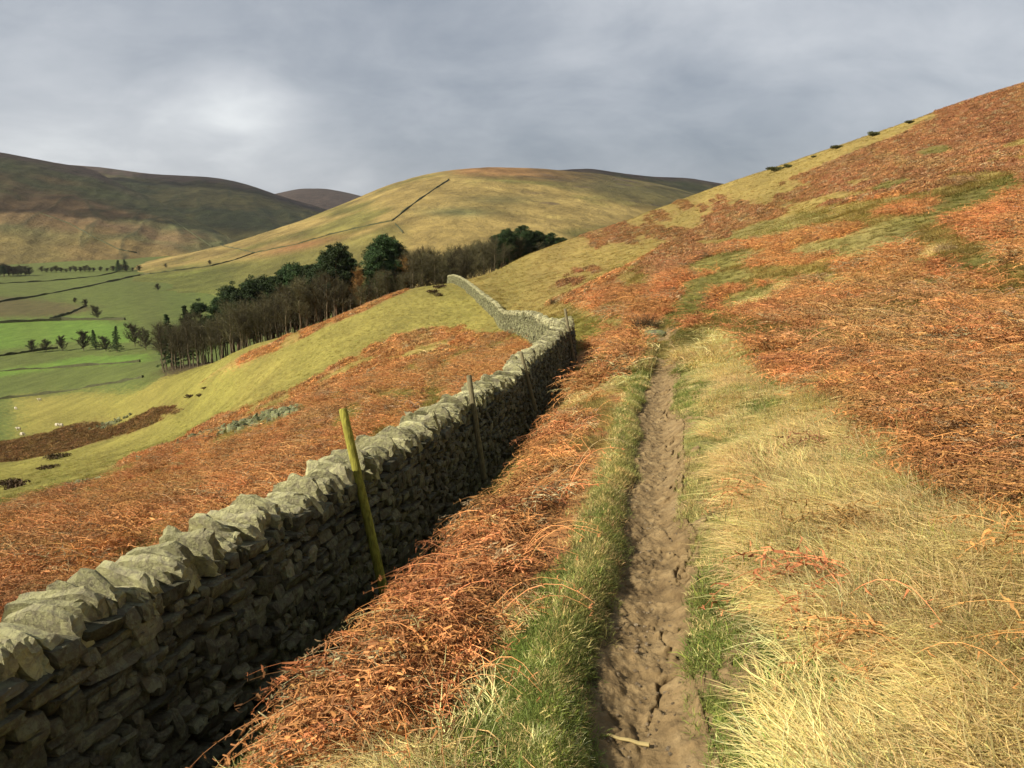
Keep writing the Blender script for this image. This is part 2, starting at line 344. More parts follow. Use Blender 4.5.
# ------------------------------------------------------------------ materials
def newmat(name):
    m = bpy.data.materials.new(name); m.use_nodes = True; t = m.node_tree; t.nodes.clear()
    o = node(t, 'ShaderNodeOutputMaterial'); b = node(t, 'ShaderNodeBsdfPrincipled', inp={'Roughness': 0.9}); b.inputs['Specular IOR Level'].default_value = 0.2
    t.links.new(b.outputs[0], o.inputs[0]); return m, t, b, o
def ground_mat(name, bump_scale, bump, fine, streak=(1, 1, 1), rough_lo=0.72, rough_hi=1.3):
    m, t, b, o = newmat(name); l = t.links.new
    at = node(t, 'ShaderNodeAttribute', attribute_name='alb')
    tcn = node(t, 'ShaderNodeTexCoord'); mpn = node(t, 'ShaderNodeMapping', inp={'Scale': streak}); l(tcn.outputs['Object'], mpn.inputs[0])
    nz = node(t, 'ShaderNodeTexNoise', inp={'Scale': fine, 'Detail': 8.0, 'Roughness': 0.68}); l(mpn.outputs[0], nz.inputs['Vector'])
    mr = node(t, 'ShaderNodeMapRange', inp={'From Min': 0.3, 'From Max': 0.7, 'To Min': rough_lo, 'To Max': rough_hi}); l(nz.outputs[0], mr.inputs[0])
    sc = node(t, 'ShaderNodeVectorMath', operation='SCALE'); l(at.outputs['Color'], sc.inputs[0]); l(mr.outputs[0], sc.inputs['Scale'])
    nz2 = node(t, 'ShaderNodeTexNoise', inp={'Scale': fine * 0.055 + 0.03, 'Detail': 10.0, 'Roughness': 0.72}); mp2 = node(t, 'ShaderNodeMapping', inp={'Scale': (1.0, 0.45, 1.0), 'Rotation': (0, 0, 0.35)}); l(tcn.outputs['Object'], mp2.inputs[0]); l(mp2.outputs[0], nz2.inputs['Vector'])
    mr2 = node(t, 'ShaderNodeMapRange', inp={'From Min': 0.3, 'From Max': 0.7, 'To Min': 0.70, 'To Max': 1.30}); l(nz2.outputs[0], mr2.inputs[0]); sc2 = node(t, 'ShaderNodeVectorMath', operation='SCALE'); l(sc.outputs[0], sc2.inputs[0]); l(mr2.outputs[0], sc2.inputs['Scale']); sc = sc2
    l(sc.outputs[0], b.inputs['Base Color'])
    nb = node(t, 'ShaderNodeTexNoise', inp={'Scale': bump_scale, 'Detail': 8.0, 'Roughness': 0.65}); l(mpn.outputs[0], nb.inputs['Vector'])
    bp = node(t, 'ShaderNodeBump', inp={'Strength': 0.9, 'Distance': bump}); l(nb.outputs[0], bp.inputs['Height']); l(bp.outputs[0], b.inputs['Normal'])
    return m
M_ground = ground_mat('ground_cover', 1.1, 0.45, 2.4, (1, 1, 1))
M_hill = ground_mat('moorland', 0.035, 9.0, 0.02, (1, 1, 1), 0.6, 1.4)

def leafmat(name, rough=0.75, trans=0.25, base=None, var=0.25):
    """plant material: colour comes with each plant (or is fixed), varied blade by blade"""
    m = bpy.data.materials.new(name); m.use_nodes = True; t = m.node_tree; t.nodes.clear(); l = t.links.new
    o = node(t, 'ShaderNodeOutputMaterial')
    ti = node(t, 'ShaderNodeAttribute', attribute_name='tint')
    if base is None:
        at = node(t, 'ShaderNodeAttribute', attribute_name='col', attribute_type='INSTANCER'); col = at.outputs['Color']
    else:
        oi = node(t, 'ShaderNodeObjectInfo'); hs = node(t, 'ShaderNodeHueSaturation', inp={'Color': (*base, 1)})
        mr = node(t, 'ShaderNodeMapRange', inp={'To Min': 1 - var, 'To Max': 1 + var}); l(oi.outputs['Random'], mr.inputs[0]); l(mr.outputs[0], hs.inputs['Value'])
        mr2 = node(t, 'ShaderNodeMapRange', inp={'To Min': 0.485, 'To Max': 0.515}); l(oi.outputs['Random'], mr2.inputs[0]); l(mr2.outputs[0], hs.inputs['Hue'])
        col = hs.outputs[0]
    sc = node(t, 'ShaderNodeVectorMath', operation='SCALE'); l(col, sc.inputs[0]); l(ti.outputs['Fac'], sc.inputs['Scale'])
    d = node(t, 'ShaderNodeBsdfPrincipled', inp={'Roughness': rough}); d.inputs['Specular IOR Level'].default_value = 0.25
    tr = node(t, 'ShaderNodeBsdfTranslucent'); l(sc.outputs[0], d.inputs['Base Color']); l(sc.outputs[0], tr.inputs[0])
    mxn = node(t, 'ShaderNodeMixShader', inp={0: trans}); l(d.outputs[0], mxn.inputs[1]); l(tr.outputs[0], mxn.inputs[2]); l(mxn.outputs[0], o.inputs[0])
    return m
M_blade = leafmat('grass_blades', 0.6, 0.3); M_frond = leafmat('dead_fronds', 0.8, 0.15)

def stone_mat(name, c1, c2, lichen, sc=9.0, lich=0.5):
    m, t, b, o = newmat(name); l = t.links.new
    tcn = node(t, 'ShaderNodeTexCoord')
    ti = node(t, 'ShaderNodeAttribute', attribute_name='tint')
    nz = node(t, 'ShaderNodeTexNoise', inp={'Scale': sc, 'Detail': 9.0, 'Roughness': 0.7}); l(tcn.outputs['Object'], nz.inputs['Vector'])
    r1 = ramp(t, [(0.3, c1), (0.7, c2)]); l(nz.outputs[0], r1.inputs[0])
    nl = node(t, 'ShaderNodeTexNoise', inp={'Scale': sc * 1.7, 'Detail': 6.0, 'Roughness': 0.75, 'Distortion': 0.6}); l(tcn.outputs['Object'], nl.inputs['Vector'])
    rl = ramp(t, [(0.42 + (0.5 - lich) * 0.4, (0, 0, 0)), (0.56 + (0.5 - lich) * 0.4, (1, 1, 1))]); l(nl.outputs[0], rl.inputs[0])
    mxc = node(t, 'ShaderNodeMix', data_type='RGBA'); l(rl.outputs[0], mxc.inputs[0]); l(r1.outputs[0], mxc.inputs[6]); mxc.inputs[7].default_value = (*lichen, 1)
    s = node(t, 'ShaderNodeVectorMath', operation='SCALE'); l(mxc.outputs[2], s.inputs[0]); l(ti.outputs['Fac'], s.inputs['Scale'])
    l(s.outputs[0], b.inputs['Base Color'])
    nb = node(t, 'ShaderNodeTexNoise', inp={'Scale': sc * 3, 'Detail': 8.0, 'Roughness': 0.7}); l(tcn.outputs['Object'], nb.inputs['Vector'])
    bp = node(t, 'ShaderNodeBump', inp={'Strength': 1.0, 'Distance': 0.03}); l(nb.outputs[0], bp.inputs['Height']); l(bp.outputs[0], b.inputs['Normal'])
    return m
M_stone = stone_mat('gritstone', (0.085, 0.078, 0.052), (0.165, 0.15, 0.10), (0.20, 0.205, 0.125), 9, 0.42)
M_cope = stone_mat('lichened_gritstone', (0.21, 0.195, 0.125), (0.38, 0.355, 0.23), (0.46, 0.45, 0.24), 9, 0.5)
M_core, _t, _b, _o = newmat('wall_core'); _b.inputs['Base Color'].default_value = (0.03, 0.026, 0.02, 1)

# ------------------------------------------------------------------ ground sheet
az = np.concatenate([np.radians(np.linspace(-180, -44, 60))[:-1], np.radians(np.linspace(-44, 44, 860)), np.radians(np.linspace(44, 180, 60))[1:]])
rr = np.concatenate([np.geomspace(0.05, 1.2, 14)[:-1], np.geomspace(1.2, 40, 560)[:-1], np.geomspace(40, 2200, 520)])
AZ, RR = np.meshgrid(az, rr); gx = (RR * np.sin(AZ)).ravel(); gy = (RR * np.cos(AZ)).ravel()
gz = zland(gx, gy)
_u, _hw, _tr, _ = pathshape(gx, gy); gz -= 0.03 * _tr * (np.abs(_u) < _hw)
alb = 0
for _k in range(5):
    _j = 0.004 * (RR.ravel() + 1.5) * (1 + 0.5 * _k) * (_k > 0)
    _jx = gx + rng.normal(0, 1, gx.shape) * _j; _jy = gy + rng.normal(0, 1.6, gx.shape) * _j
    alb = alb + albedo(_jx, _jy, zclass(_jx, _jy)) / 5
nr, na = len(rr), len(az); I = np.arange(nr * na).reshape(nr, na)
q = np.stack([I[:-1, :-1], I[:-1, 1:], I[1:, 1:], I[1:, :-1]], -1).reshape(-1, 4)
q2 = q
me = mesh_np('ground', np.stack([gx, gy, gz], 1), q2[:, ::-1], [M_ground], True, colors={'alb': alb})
g = put('ground', me); tag(g, 'grassy hillside and valley floor', kind='structure')

# ------------------------------------------------------------------ path
M_mud, t, b, o = newmat('dry_mud'); l = t.links.new; b.inputs['Roughness'].default_value = 0.95
tcn = node(t, 'ShaderNodeTexCoord')
nz = node(t, 'ShaderNodeTexNoise', inp={'Scale': 6.0, 'Detail': 9.0, 'Roughness': 0.7}); l(tcn.outputs['Object'], nz.inputs['Vector'])
r1 = ramp(t, [(0.28, (0.12, 0.080, 0.038)), (0.5, (0.24, 0.168, 0.080)), (0.72, (0.36, 0.265, 0.135))]); l(nz.outputs[0], r1.inputs[0])
hk = node(t, 'ShaderNodeAttribute', attribute_name='tint'); s = node(t, 'ShaderNodeVectorMath', operation='SCALE'); l(r1.outputs[0], s.inputs[0]); l(hk.outputs['Fac'], s.inputs['Scale']); l(s.outputs[0], b.inputs['Base Color'])
nb = node(t, 'ShaderNodeTexNoise', inp={'Scale': 55.0, 'Detail': 7.0, 'Roughness': 0.7}); l(tcn.outputs['Object'], nb.inputs['Vector'])
bp = node(t, 'ShaderNodeBump', inp={'Strength': 1.0, 'Distance': 0.012}); l(nb.outputs[0], bp.inputs['Height']); l(bp.outputs[0], b.inputs['Normal'])
ys = np.concatenate([np.linspace(-1, 0.8, 20)[:-1], np.geomspace(0.8, 24, 1900)]); us = np.linspace(-0.40, 0.40, 130)
UU, YY = np.meshgrid(us, ys); px_ = (xpath(YY) + UU).ravel(); py_ = YY.ravel()
u, hw, tr, lip = pathshape(px_, py_)
zz = zland(px_, py_, False)
lum = fbm(px_ * 9, py_ * 6, 4, 61); lum2 = fbm(px_ * 28, py_ * 20, 3, 62)
ck = np.abs(fbm(px_ * 5 + 3, py_ * 3.2, 4, 63)); crack = np.exp(-(ck / 0.035) ** 2)
side = sm(-0.02, 0.13, u)                      # right part is broken into clods
step = sm(0.0, 0.05, fbm(px_ * 7, py_ * 4, 3, 64))
zz += 0.020 * lum + 0.012 * lum2 + 0.004 * fbm(px_ * 70, py_ * 50, 2, 66) - crack * (0.008 + 0.035 * side) + 0.024 * step * side + 0.03 * sm(hw * 0.4, hw, u)
zz += 0.004 - 0.05 * (1 - tr) * (np.abs(u) > hw)
I = np.arange(len(ys) * len(us)).reshape(len(ys), len(us))
q = np.stack([I[:-1, :-1], I[:-1, 1:], I[1:, 1:], I[1:, :-1]], -1).reshape(-1, 4)
pm = mesh_np('path', np.stack([px_, py_, zz], 1), q, [M_mud], True, attrs={'tint': np.clip(1 + 0.25 * lum2 - 0.35 * crack, 0.4, 1.5)})
po = put('path', pm); tag(po, 'narrow trodden mud footpath', kind='structure')

# ------------------------------------------------------------------ far hills (lofted land forms, each at its own distance)
hill_bvh = {}
def hill(name, label, cols, paint, nx=260, nt=110, prof=0.9, amp=6.0, seed=0, gull=0.0):
    """cols: rows of (bearing column, height row of the crest, crest distance, foot distance, foot height)"""
    cols = np.array(cols, float); pxs = np.linspace(cols[0, 0], cols[-1, 0], nx)
    def smooth(v):
        o = np.interp(pxs, cols[:, 0], v); k = np.ones(9) / 9
        return np.convolve(np.pad(o, 4, 'edge'), k, 'valid')
    cy = smooth(cols[:, 1]); cd = smooth(cols[:, 2]); fd = smooth(cols[:, 3]); fz = smooth(cols[:, 4])
    crest = np.array([P(a, b2, c2) for a, b2, c2 in zip(pxs, cy, cd)])
    foot = np.array([pixdir(a, 215) / pixdir(a, 215)[1] for a in pxs]); foot = foot * fd[:, None]; foot[:, 2] = fz
    ts = np.concatenate([np.linspace(0, 1, nt), 1 + np.linspace(0.02, 1.0, 30)])
    V = np.zeros((len(ts), nx, 3))
    for i, tt in enumerate(ts):
        if tt <= 1:
            p = foot + (crest - foot) * tt; e = tt ** prof; e = 0.75 * e + 0.25 * math.sin(tt * math.pi / 2)
            p[:, 2] = foot[:, 2] + (crest[:, 2] - foot[:, 2]) * e
        else:
            k = tt - 1; p = crest + (crest - foot) * np.array([1, 1, 0]) * k * 0.8
            p[:, 2] = crest[:, 2] - (crest[:, 2] - foot[:, 2]) * k ** 1.6
        V[i] = p
    X = V[..., 0].ravel(); Y = V[..., 1].ravel(); TT = np.repeat(ts, nx)
    w = np.clip(np.sin(np.clip(TT, 0, 1) * math.pi), 0, 1) ** 0.6 * (TT < 1) + 0.02
    dz = amp * fbm(X / 160, Y / 160, 4, seed) * w
    if gull: dz -= gull * np.abs(fbm((X * 0.9 + Y * 0.3) / 70, (Y) / 420, 4, seed + 3)) * w * 2
    dz += 0.35 * fbm(X / 14, Y / 14, 3, seed + 9)
    V[..., 2] += dz.reshape(V.shape[:2])
    vv = V.reshape(-1, 3); I = np.arange(len(vv)).reshape(len(ts), nx)
    q = np.stack([I[:-1, :-1], I[:-1, 1:], I[1:, 1:], I[1:, :-1]], -1).reshape(-1, 4)
    # photo bearings of each vertex are used only here, to survey where the vegetation changes
    ww = vv + 0; n1_ = fbm(X / 60, Y / 60, 4, seed + 5)[:, None]
    fy = ww[:, 1] * math.cos(PITCH) - ww[:, 2] * math.sin(PITCH); uy = ww[:, 1] * math.sin(PITCH) + ww[:, 2] * math.cos(PITCH)
    SX = 512 + F * ww[:, 0] / fy; SY = 384 - F * uy / fy
    col = paint(X, Y, SX, SY, TT)
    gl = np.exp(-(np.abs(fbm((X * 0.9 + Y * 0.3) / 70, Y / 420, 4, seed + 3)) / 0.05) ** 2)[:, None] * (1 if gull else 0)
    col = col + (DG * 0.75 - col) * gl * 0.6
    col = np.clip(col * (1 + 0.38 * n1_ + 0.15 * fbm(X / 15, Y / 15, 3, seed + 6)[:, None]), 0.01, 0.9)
    m = mesh_np(name, vv, q, [M_hill], True, colors={'alb': col})
    o = put(name, m); tag(o, label, kind='structure')
    hill_bvh[label] = BVHTree.FromPolygons([tuple(a) for a in vv], q.tolist())
    return o
def mixc(a, b, k): return a + (b - a) * np.clip(k, 0, 1)[:, None]
OL = np.array((0.115, 0.105, 0.040)); TAN = np.array((0.145, 0.095, 0.045)); HEA = np.array((0.070, 0.050, 0.038)); GOLD = np.array((0.265, 0.198, 0.066)); FG = np.array((0.120, 0.130, 0.030)); DG = np.array((0.060, 0.070, 0.028)); RST = np.array((0.20, 0.10, 0.04))
def paintA(X, Y, SX, SY, T):
    n_ = fbm(X / 120, Y / 120, 4, 71); c = np.tile(TAN, (len(X), 1))
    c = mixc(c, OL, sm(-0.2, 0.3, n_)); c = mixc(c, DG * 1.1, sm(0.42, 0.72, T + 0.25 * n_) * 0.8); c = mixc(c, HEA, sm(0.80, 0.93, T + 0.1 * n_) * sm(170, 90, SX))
    c = mixc(c, GOLD * 0.8, sm(0.30, 0.16, T + 0.12 * n_) * 0.6); return c
def paintB(X, Y, SX, SY, T):
    n_ = fbm(X / 150, Y / 150, 4, 72); c = np.tile(OL * 0.75, (len(X), 1)); c = mixc(c, DG * 0.8, sm(-0.1, 0.4, n_)); c = mixc(c, HEA, sm(0.7, 0.9, T + 0.15 * n_)); return c
def paintC(X, Y, SX, SY, T): return np.tile(HEA * 0.8, (len(X), 1))
def paintD(X, Y, SX, SY, T):
    n_ = fbm(X / 110, Y / 110, 4, 73); n2_ = fbm(X / 45, Y / 25, 4, 74)
    c = np.tile(GOLD, (len(X), 1)); c = mixc(c, FG * 0.9, sm(0.0, 0.5, n_) * 0.7)
    wl = np.interp(SX, [0, 140, 250, 370, 391, 1000], [326, 273, 256, 232, 224, 224])   # the green enclosed land lies below the field wall
    c = mixc(c, FG, sm(-4, 6, SY - wl + 5 * n_) * sm(360, 200, SX)); c = mixc(c, FG * 0.95, sm(-3, 3, SY - wl) * sm(420, 380, SX) * sm(225, 300, SX) * 0.6)
    c = mixc(c, RST * 1.1, np.exp(-((SX - 300) / 45) ** 2 - ((SY - 246 + (SX - 300) * 0.22) / 5) ** 2) * 0.9)
    c = mixc(c, DG * 1.4, np.exp(-((SX - 460) / 40) ** 2 - ((SY - 212) / 5) ** 2) * 0.8); c = mixc(c, DG * 1.4, np.exp(-((SX - 500) / 40) ** 2 - ((SY - 200) / 5) ** 2) * 0.5)
    c = mixc(c, RST, sm(177 + 0 * SX, 170 + 0 * SX, SY + 3 * n2_ - (SX - 440) * 0.06 * (SX > 440)) * sm(430, 470, SX) * 0.8)
    c = mixc(c, OL * 0.75, sm(-5, 8, (SX - 520) * 0.20 + 182 - SY + 4 * n2_) * sm(500, 620, SX) * 0.9)
    c = mixc(c, HEA * 1.2, sm(0.35, 0.5, n2_) * sm(500, 560, SX) * 0.7); return c
def paintE(X, Y, SX, SY, T):
    n_ = fbm(X / 120, Y / 120, 4, 75); c = np.tile(OL * 0.8, (len(X), 1)); c = mixc(c, DG * 0.9, sm(-0.2, 0.4, n_)); c = mixc(c, RST * 0.7, sm(0.2, 0.5, -n_) * 0.5); c = mixc(c, HEA, sm(0.85, 0.97, T)); return c
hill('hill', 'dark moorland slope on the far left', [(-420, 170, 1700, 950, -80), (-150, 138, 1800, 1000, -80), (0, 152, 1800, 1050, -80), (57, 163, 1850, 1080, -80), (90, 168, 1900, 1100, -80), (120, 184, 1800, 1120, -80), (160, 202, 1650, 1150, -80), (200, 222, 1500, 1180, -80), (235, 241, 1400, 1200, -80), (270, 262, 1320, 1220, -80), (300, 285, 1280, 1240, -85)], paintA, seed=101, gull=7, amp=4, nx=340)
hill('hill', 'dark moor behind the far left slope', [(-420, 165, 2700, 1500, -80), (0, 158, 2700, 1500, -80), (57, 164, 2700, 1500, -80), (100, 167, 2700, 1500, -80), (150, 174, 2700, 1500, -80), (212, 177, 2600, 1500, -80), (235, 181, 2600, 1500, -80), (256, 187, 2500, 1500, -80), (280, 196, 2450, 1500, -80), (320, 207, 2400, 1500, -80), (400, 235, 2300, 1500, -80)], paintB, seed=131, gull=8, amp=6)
hill('hill', 'small flat topped moor on the horizon', [(220, 205, 4200, 3000, -80), (262, 197, 4200, 3000, -80), (283, 192, 4200, 3000, -80), (300, 188.5, 4200, 3000, -80), (325, 188.5, 4200, 3000, -80), (345, 192, 4200, 3000, -80), (365, 197, 4200, 3000, -80), (420, 210, 4200, 3000, -80)], paintC, seed=141, nt=40, nx=120, amp=3)
hill('hill', 'golden grassy hill beyond the wood', [(-60, 296, 760, 610, -70), (20, 290, 820, 610, -69), (90, 280, 900, 600, -69), (140, 268, 980, 560, -72), (185, 256, 1040, 540, -75), (230, 244, 1080, 520, -75), (300, 221, 1130, 500, -75), (355, 199, 1180, 480, -75), (385, 186, 1200, 470, -75), (420, 175.5, 1220, 460, -75), (450, 170, 1240, 450, -75), (490, 167, 1260, 450, -75), (540, 168.5, 1280, 460, -75), (600, 174, 1300, 480, -75), (660, 184, 1300, 500, -75), (700, 195, 1300, 520, -75), (760, 215, 1300, 540, -75), (900, 240, 1300, 600, -75)], paintD, seed=151, prof=0.95, amp=5, nx=420, nt=150)
hill('hill', 'dark moor showing between the golden hill and the near slope', [(480, 176, 2000, 1400, -80), (545, 171, 2000, 1400, -80), (575, 169, 2000, 1400, -80), (592, 168.5, 2000, 1400, -80), (620, 173, 2000, 1400, -80), (650, 176.5, 2100, 1400, -80), (690, 178, 2200, 1400, -80), (712, 182, 2200, 1400, -80), (740, 186, 2200, 1400, -80), (860, 200, 2200, 1400, -80), (1000, 240, 2200, 1400, -80)], paintE, seed=161, amp=5, gull=5)
golden = hill_bvh['golden grassy hill beyond the wood']; lefthill = hill_bvh['dark moorland slope on the far left']
def hit_any(px, py, dmin=0):
    d = Vector(pixdir(px, py)); best = None
    for b_ in hill_bvh.values():
        r_ = b_.ray_cast(Vector((0, 0, 0)), d)
        if r_[0] is not None and (best is None or r_[0].y < best[1]): best = np.array(r_[0])
    h_ = hit(px, py)
    if h_ is not None and (best is None or h_[1] < best[1]): best = h_
    return best

# ------------------------------------------------------------------ dry stone wall
def boxgrid(a, b, c):
    """surface grid of the unit cube with a,b,c cells; returns verts in [-1,1] and quads"""
    idx = {}; V = []; Q = []
    def vid(p):
        k = tuple(np.round(p, 5))
        if k not in idx: idx[k] = len(V); V.append(p)
        return idx[k]
    for ax, (n0, n1, n2) in enumerate([(a, b, c), (b, c, a), (c, a, b)]):
        for sgn in (-1, 1):
            for i in range(n1):
                for j in range(n2):
                    qq = []
                    for di, dj in ((0, 0), (1, 0), (1, 1), (0, 1)):
                        p = [0, 0, 0]; p[ax] = sgn; p[(ax + 1) % 3] = -1 + 2 * (i + di) / n1; p[(ax + 2) % 3] = -1 + 2 * (j + dj) / n2; qq.append(vid(p))
                    Q.append(qq if sgn > 0 else qq[::-1])
    return np.array(V, float), np.array(Q)
def rockify(U, n, rg, pw=5.0, jit=0.12):
    """n rough blocks from unit box verts: superellipsoid rounding and random knocks"""
    m = (np.abs(U) ** pw).sum(1) ** (1 / pw); base = U / m[:, None]
    V = base[None] + rg.normal(0, jit, (n, len(U), 3)) * 0.55
    sk = rg.normal(0, jit * 1.5, (n, 1, 3)); V = V + sk * V[..., [1, 2, 0]]
    tp = rg.normal(0, jit * 1.6, (n, 1)); V[..., 2] *= 1 + tp * V[..., 0]
    return V
# cumulative run of the wall
_wy = np.concatenate([np.linspace(-5, 24, 300)[:-1], np.linspace(24, 136, 400)])
_wx = wall_x(_wy); k9 = np.ones(9) / 9; _wx = np.convolve(np.pad(_wx, 4, 'edge'), k9, 'valid'); _wx[:4] = wall_x(_wy[:4])
_ws = np.concatenate([[0], np.cumsum(np.hypot(np.diff(_wx), np.diff(_wy)))])
_wz = zland(_wx, _wy, False); _wz = np.convolve(np.pad(_wz, 6, 'edge'), np.ones(13) / 13, 'valid')
def wframe(s_):
    x = np.interp(s_, _ws, _wx); y = np.interp(s_, _ws, _wy); z = np.interp(s_, _ws, _wz)
    x2 = np.interp(s_ + 0.4, _ws, _wx); y2 = np.interp(s_ + 0.4, _ws, _wy); z2 = np.interp(s_ + 0.4, _ws, _wz)
    x1 = np.interp(s_ - 0.4, _ws, _wx); y1 = np.interp(s_ - 0.4, _ws, _wy); z1 = np.interp(s_ - 0.4, _ws, _wz)
    dx, dy, dz = x2 - x1, y2 - y1, z2 - z1; hl = np.hypot(dx, dy) + 1e-9
    T = np.stack([dx / hl, dy / hl, dz / hl], -1)           # along the wall, rising and falling with the ground
    N = np.stack([dy / hl, -dx / hl, 0 * hl], -1)           # towards the path
    return np.stack([x, y, z], -1), T, N
_ss = lambda y: float(np.interp(y, _wy, _ws))
WH = 1.10                                                   # height of the coursed part
def wtop(s_): return WH + 0.035 * fbm(s_ * 0.5, s_ * 0, 3, 81)
def half_w(h): return 0.30 - 0.10 * h / WH
wall = empty('drystone_wall', (float(_wx[0]), float(_wy[0]), float(_wz[0])))
tag(wall, 'long grey drystone wall with upright coping stones, running down from the left foreground to the crest by the wood', 'wall')
W0 = np.array(wall.location)
def courses(y0, y1, sides, hmin, hmax, lmin, lmax, grid, jit):
    U, Q = boxgrid(*grid); s0, s1 = _ss(y0), _ss(y1); rec = []
    for side in sides:
        h = -0.12
        while h < WH + 0.02:
            ch = rng.uniform(hmin, hmax); s_ = s0 + rng.uniform(0, lmax)
            while s_ < s1:
                l_ = rng.uniform(lmin, lmax) * (0.6 + 0.8 * rng.random() ** 2); hh = ch
                if rng.random() < 0.12: hh = ch * 1.75
                elif rng.random() < 0.25: hh = ch * 0.55
                rec.append((s_ + l_ / 2, h + (hh / 2 if hh != ch * 0.55 else (ch * 0.28 if rng.random() < 0.5 else ch * 0.72)) + 0.02 * math.sin(s_ * 1.3 + h * 5), l_ / 2, hh / 2, side, rng.normal(0, 0.055)))
                if hh == ch * 0.55:
                    rec.append((s_ + l_ / 2 + rng.uniform(-.02, .02), h + ch * 0.28, l_ / 2 * rng.uniform(.7, 1), ch * 0.27, side, rng.normal(0, 0.06)))
                s_ += l_
            h += ch
    rec = np.array(rec); n_ = len(rec)
    Pp, T, N = wframe(rec[:, 0]); h = rec[:, 1]; sd = rec[:, 4]
    keep = h < wtop(rec[:, 0]) + 0.03
    V = rockify(U, n_, rng, 9.0, jit)
    dep = rng.uniform(0.07, 0.11, n_); out_ = rng.normal(0, 0.013, n_)
    lx = V[..., 0] * (rec[:, 2] * 0.985)[:, None]; lz = V[..., 2] * (rec[:, 3] * 0.98)[:, None]; ly = V[..., 1] * dep[:, None]
    ca, sa = np.cos(rec[:, 5])[:, None], np.sin(rec[:, 5])[:, None]; lx, lz = lx * ca - lz * sa, lx * sa + lz * ca
    off = (half_w(h) - dep + 0.02 + out_) * sd
    W = Pp[:, None] + T[:, None] * lx[..., None] + N[:, None] * (ly + off[:, None])[..., None]
    W[..., 2] += h[:, None] + lz - (half_w(h + lz.mean(1)) * 0)[:, None]
    tint = rng.uniform(0.5, 1.25, n_) * np.where(rng.random(n_) < 0.05, 1.5, 1)
    W = W[keep]; tint = tint[keep]; n_ = len(W)
    A_ = Acc(); A_.add(W.reshape(-1, 3) - W0, (Q[None] + np.arange(n_)[:, None, None] * len(U)).reshape(-1, 4), np.repeat(tint, len(U)))
    return A_
A1 = courses(-4.5, 24, (1, -1), 0.04, 0.095, 0.07, 0.27, (4, 2, 3), 0.085)
A2 = courses(24, 136, (-1, 1), 0.09, 0.17, 0.22, 0.5, (2, 1, 2), 0.12)
put('stone_courses', A1.mesh('stone_courses', [M_stone]), wall)
# rubble filled heart between the two faces
def core(y0, y1, n_):
    s_ = np.linspace(_ss(y0), _ss(y1), n_); Pp, T, N = wframe(s_); prof_ = [(-0.24, -0.4), (0.24, -0.4), (0.15, 0.97), (-0.15, 0.97)]
    V = np.concatenate([np.stack([Pp + N * a + np.array([0, 0, h]) for a, h in prof_], 1).reshape(-1, 3)]) - W0; Q = []
    for i in range(n_ - 1):
        for j in range(4): a = i * 4 + j; b = i * 4 + (j + 1) % 4; Q.append((a, b, b + 4, a + 4))
    return V, np.array(Q + [(3, 2, 1, 0), ((n_ - 1) * 4, (n_ - 1) * 4 + 1, (n_ - 1) * 4 + 2, (n_ - 1) * 4 + 3)])
V, Q = core(-4.5, 136, 260); put('rubble_core', mesh_np('rubble_core', V, Q, [M_core]), wall)
M_far = stone_mat('weathered_gritstone', (0.12, 0.115, 0.075), (0.215, 0.205, 0.125), (0.24, 0.245, 0.12), 5, 0.5)
put('stone_courses', A2.mesh('far_stone_courses', [M_far]), wall)
# coping: slabs set on edge
U, Q = boxgrid(2, 7, 7); cop = []; s_ = _ss(-3.5); send = _ss(136)
while s_ < send:
    near = s_ < _ss(24); t_ = rng.uniform(0.045, 0.105) if near else rng.uniform(0.09, 0.2)
    cop.append((s_ + t_ / 2, t_ / 2 * (0.72 if near else 0.9), rng.uniform(0.15, 0.20), rng.uniform(0.072, 0.115) * rng.choice([0.78, 1.0, 1.25]), rng.normal(-0.26, 0.14), rng.normal(0, 0.12))); s_ += t_ * 1.0
cop = np.array(cop); n_ = len(cop); Pp, T, N = wframe(cop[:, 0])
m_ = (np.abs(U[:, 1]) ** 3.2 + np.abs(np.clip(U[:, 2], 0, 1)) ** 3.2) ** (1 / 3.2); B = U.copy(); k_ = np.maximum(m_, 1); B[:, 1] /= k_; B[:, 2] = np.where(U[:, 2] > 0, U[:, 2] / k_, U[:, 2])
thin = 1 - 0.35 * np.clip(B[:, 2], 0, 1) ** 3
V = np.repeat(B[None], n_, 0); V[..., 0] *= thin
V += rng.normal(0, 0.05, (n_, 1, 3)) * V[..., [1, 2, 0]] * 2
hump = rng.normal(0, 0.16, (n_, 2)); V[..., 2] += np.clip(V[..., 2], 0, 1) * (hump[:, :1] * np.sin(V[..., 1] * 2.2) + hump[:, 1:] * np.cos(V[..., 1] * 3.5))
V += rng.normal(0, 1, V.shape) * np.array([0.05, 0.05, 0.045])
lx = V[..., 0] * cop[:, 1:2]; ly = V[..., 1] * cop[:, 2:3]; lz = (V[..., 2] + 1) * cop[:, 3:4]
ca, sa = np.cos(cop[:, 4])[:, None], np.sin(cop[:, 4])[:, None]; lx, lz = lx * ca + lz * sa, lz * ca - lx * sa
ly = ly + rng.normal(0, 0.018, (n_, 1)); lx = lx + ly * np.tan(cop[:, 5:6])
W = Pp[:, None] + T[:, None] * lx[..., None] + N[:, None] * ly[..., None]; W[..., 2] += lz + wtop(cop[:, 0])[:, None] - 0.012
tintc = rng.uniform(0.72, 1.2, n_)
first = int(np.searchsorted(cop[:, 0], _ss(2.2)))
for i in range(first, first + 100):
    o_ = Pp[i] + np.array([0, 0, float(wtop(cop[i, 0]))]) - W0
    put('coping_stone', mesh_np('coping_stone', W[i] - W0 - o_, Q, [M_cope], attrs={'tint': np.full(len(U), tintc[i])}), wall, tuple(o_))
rest = np.r_[0:first, first + 100:n_]
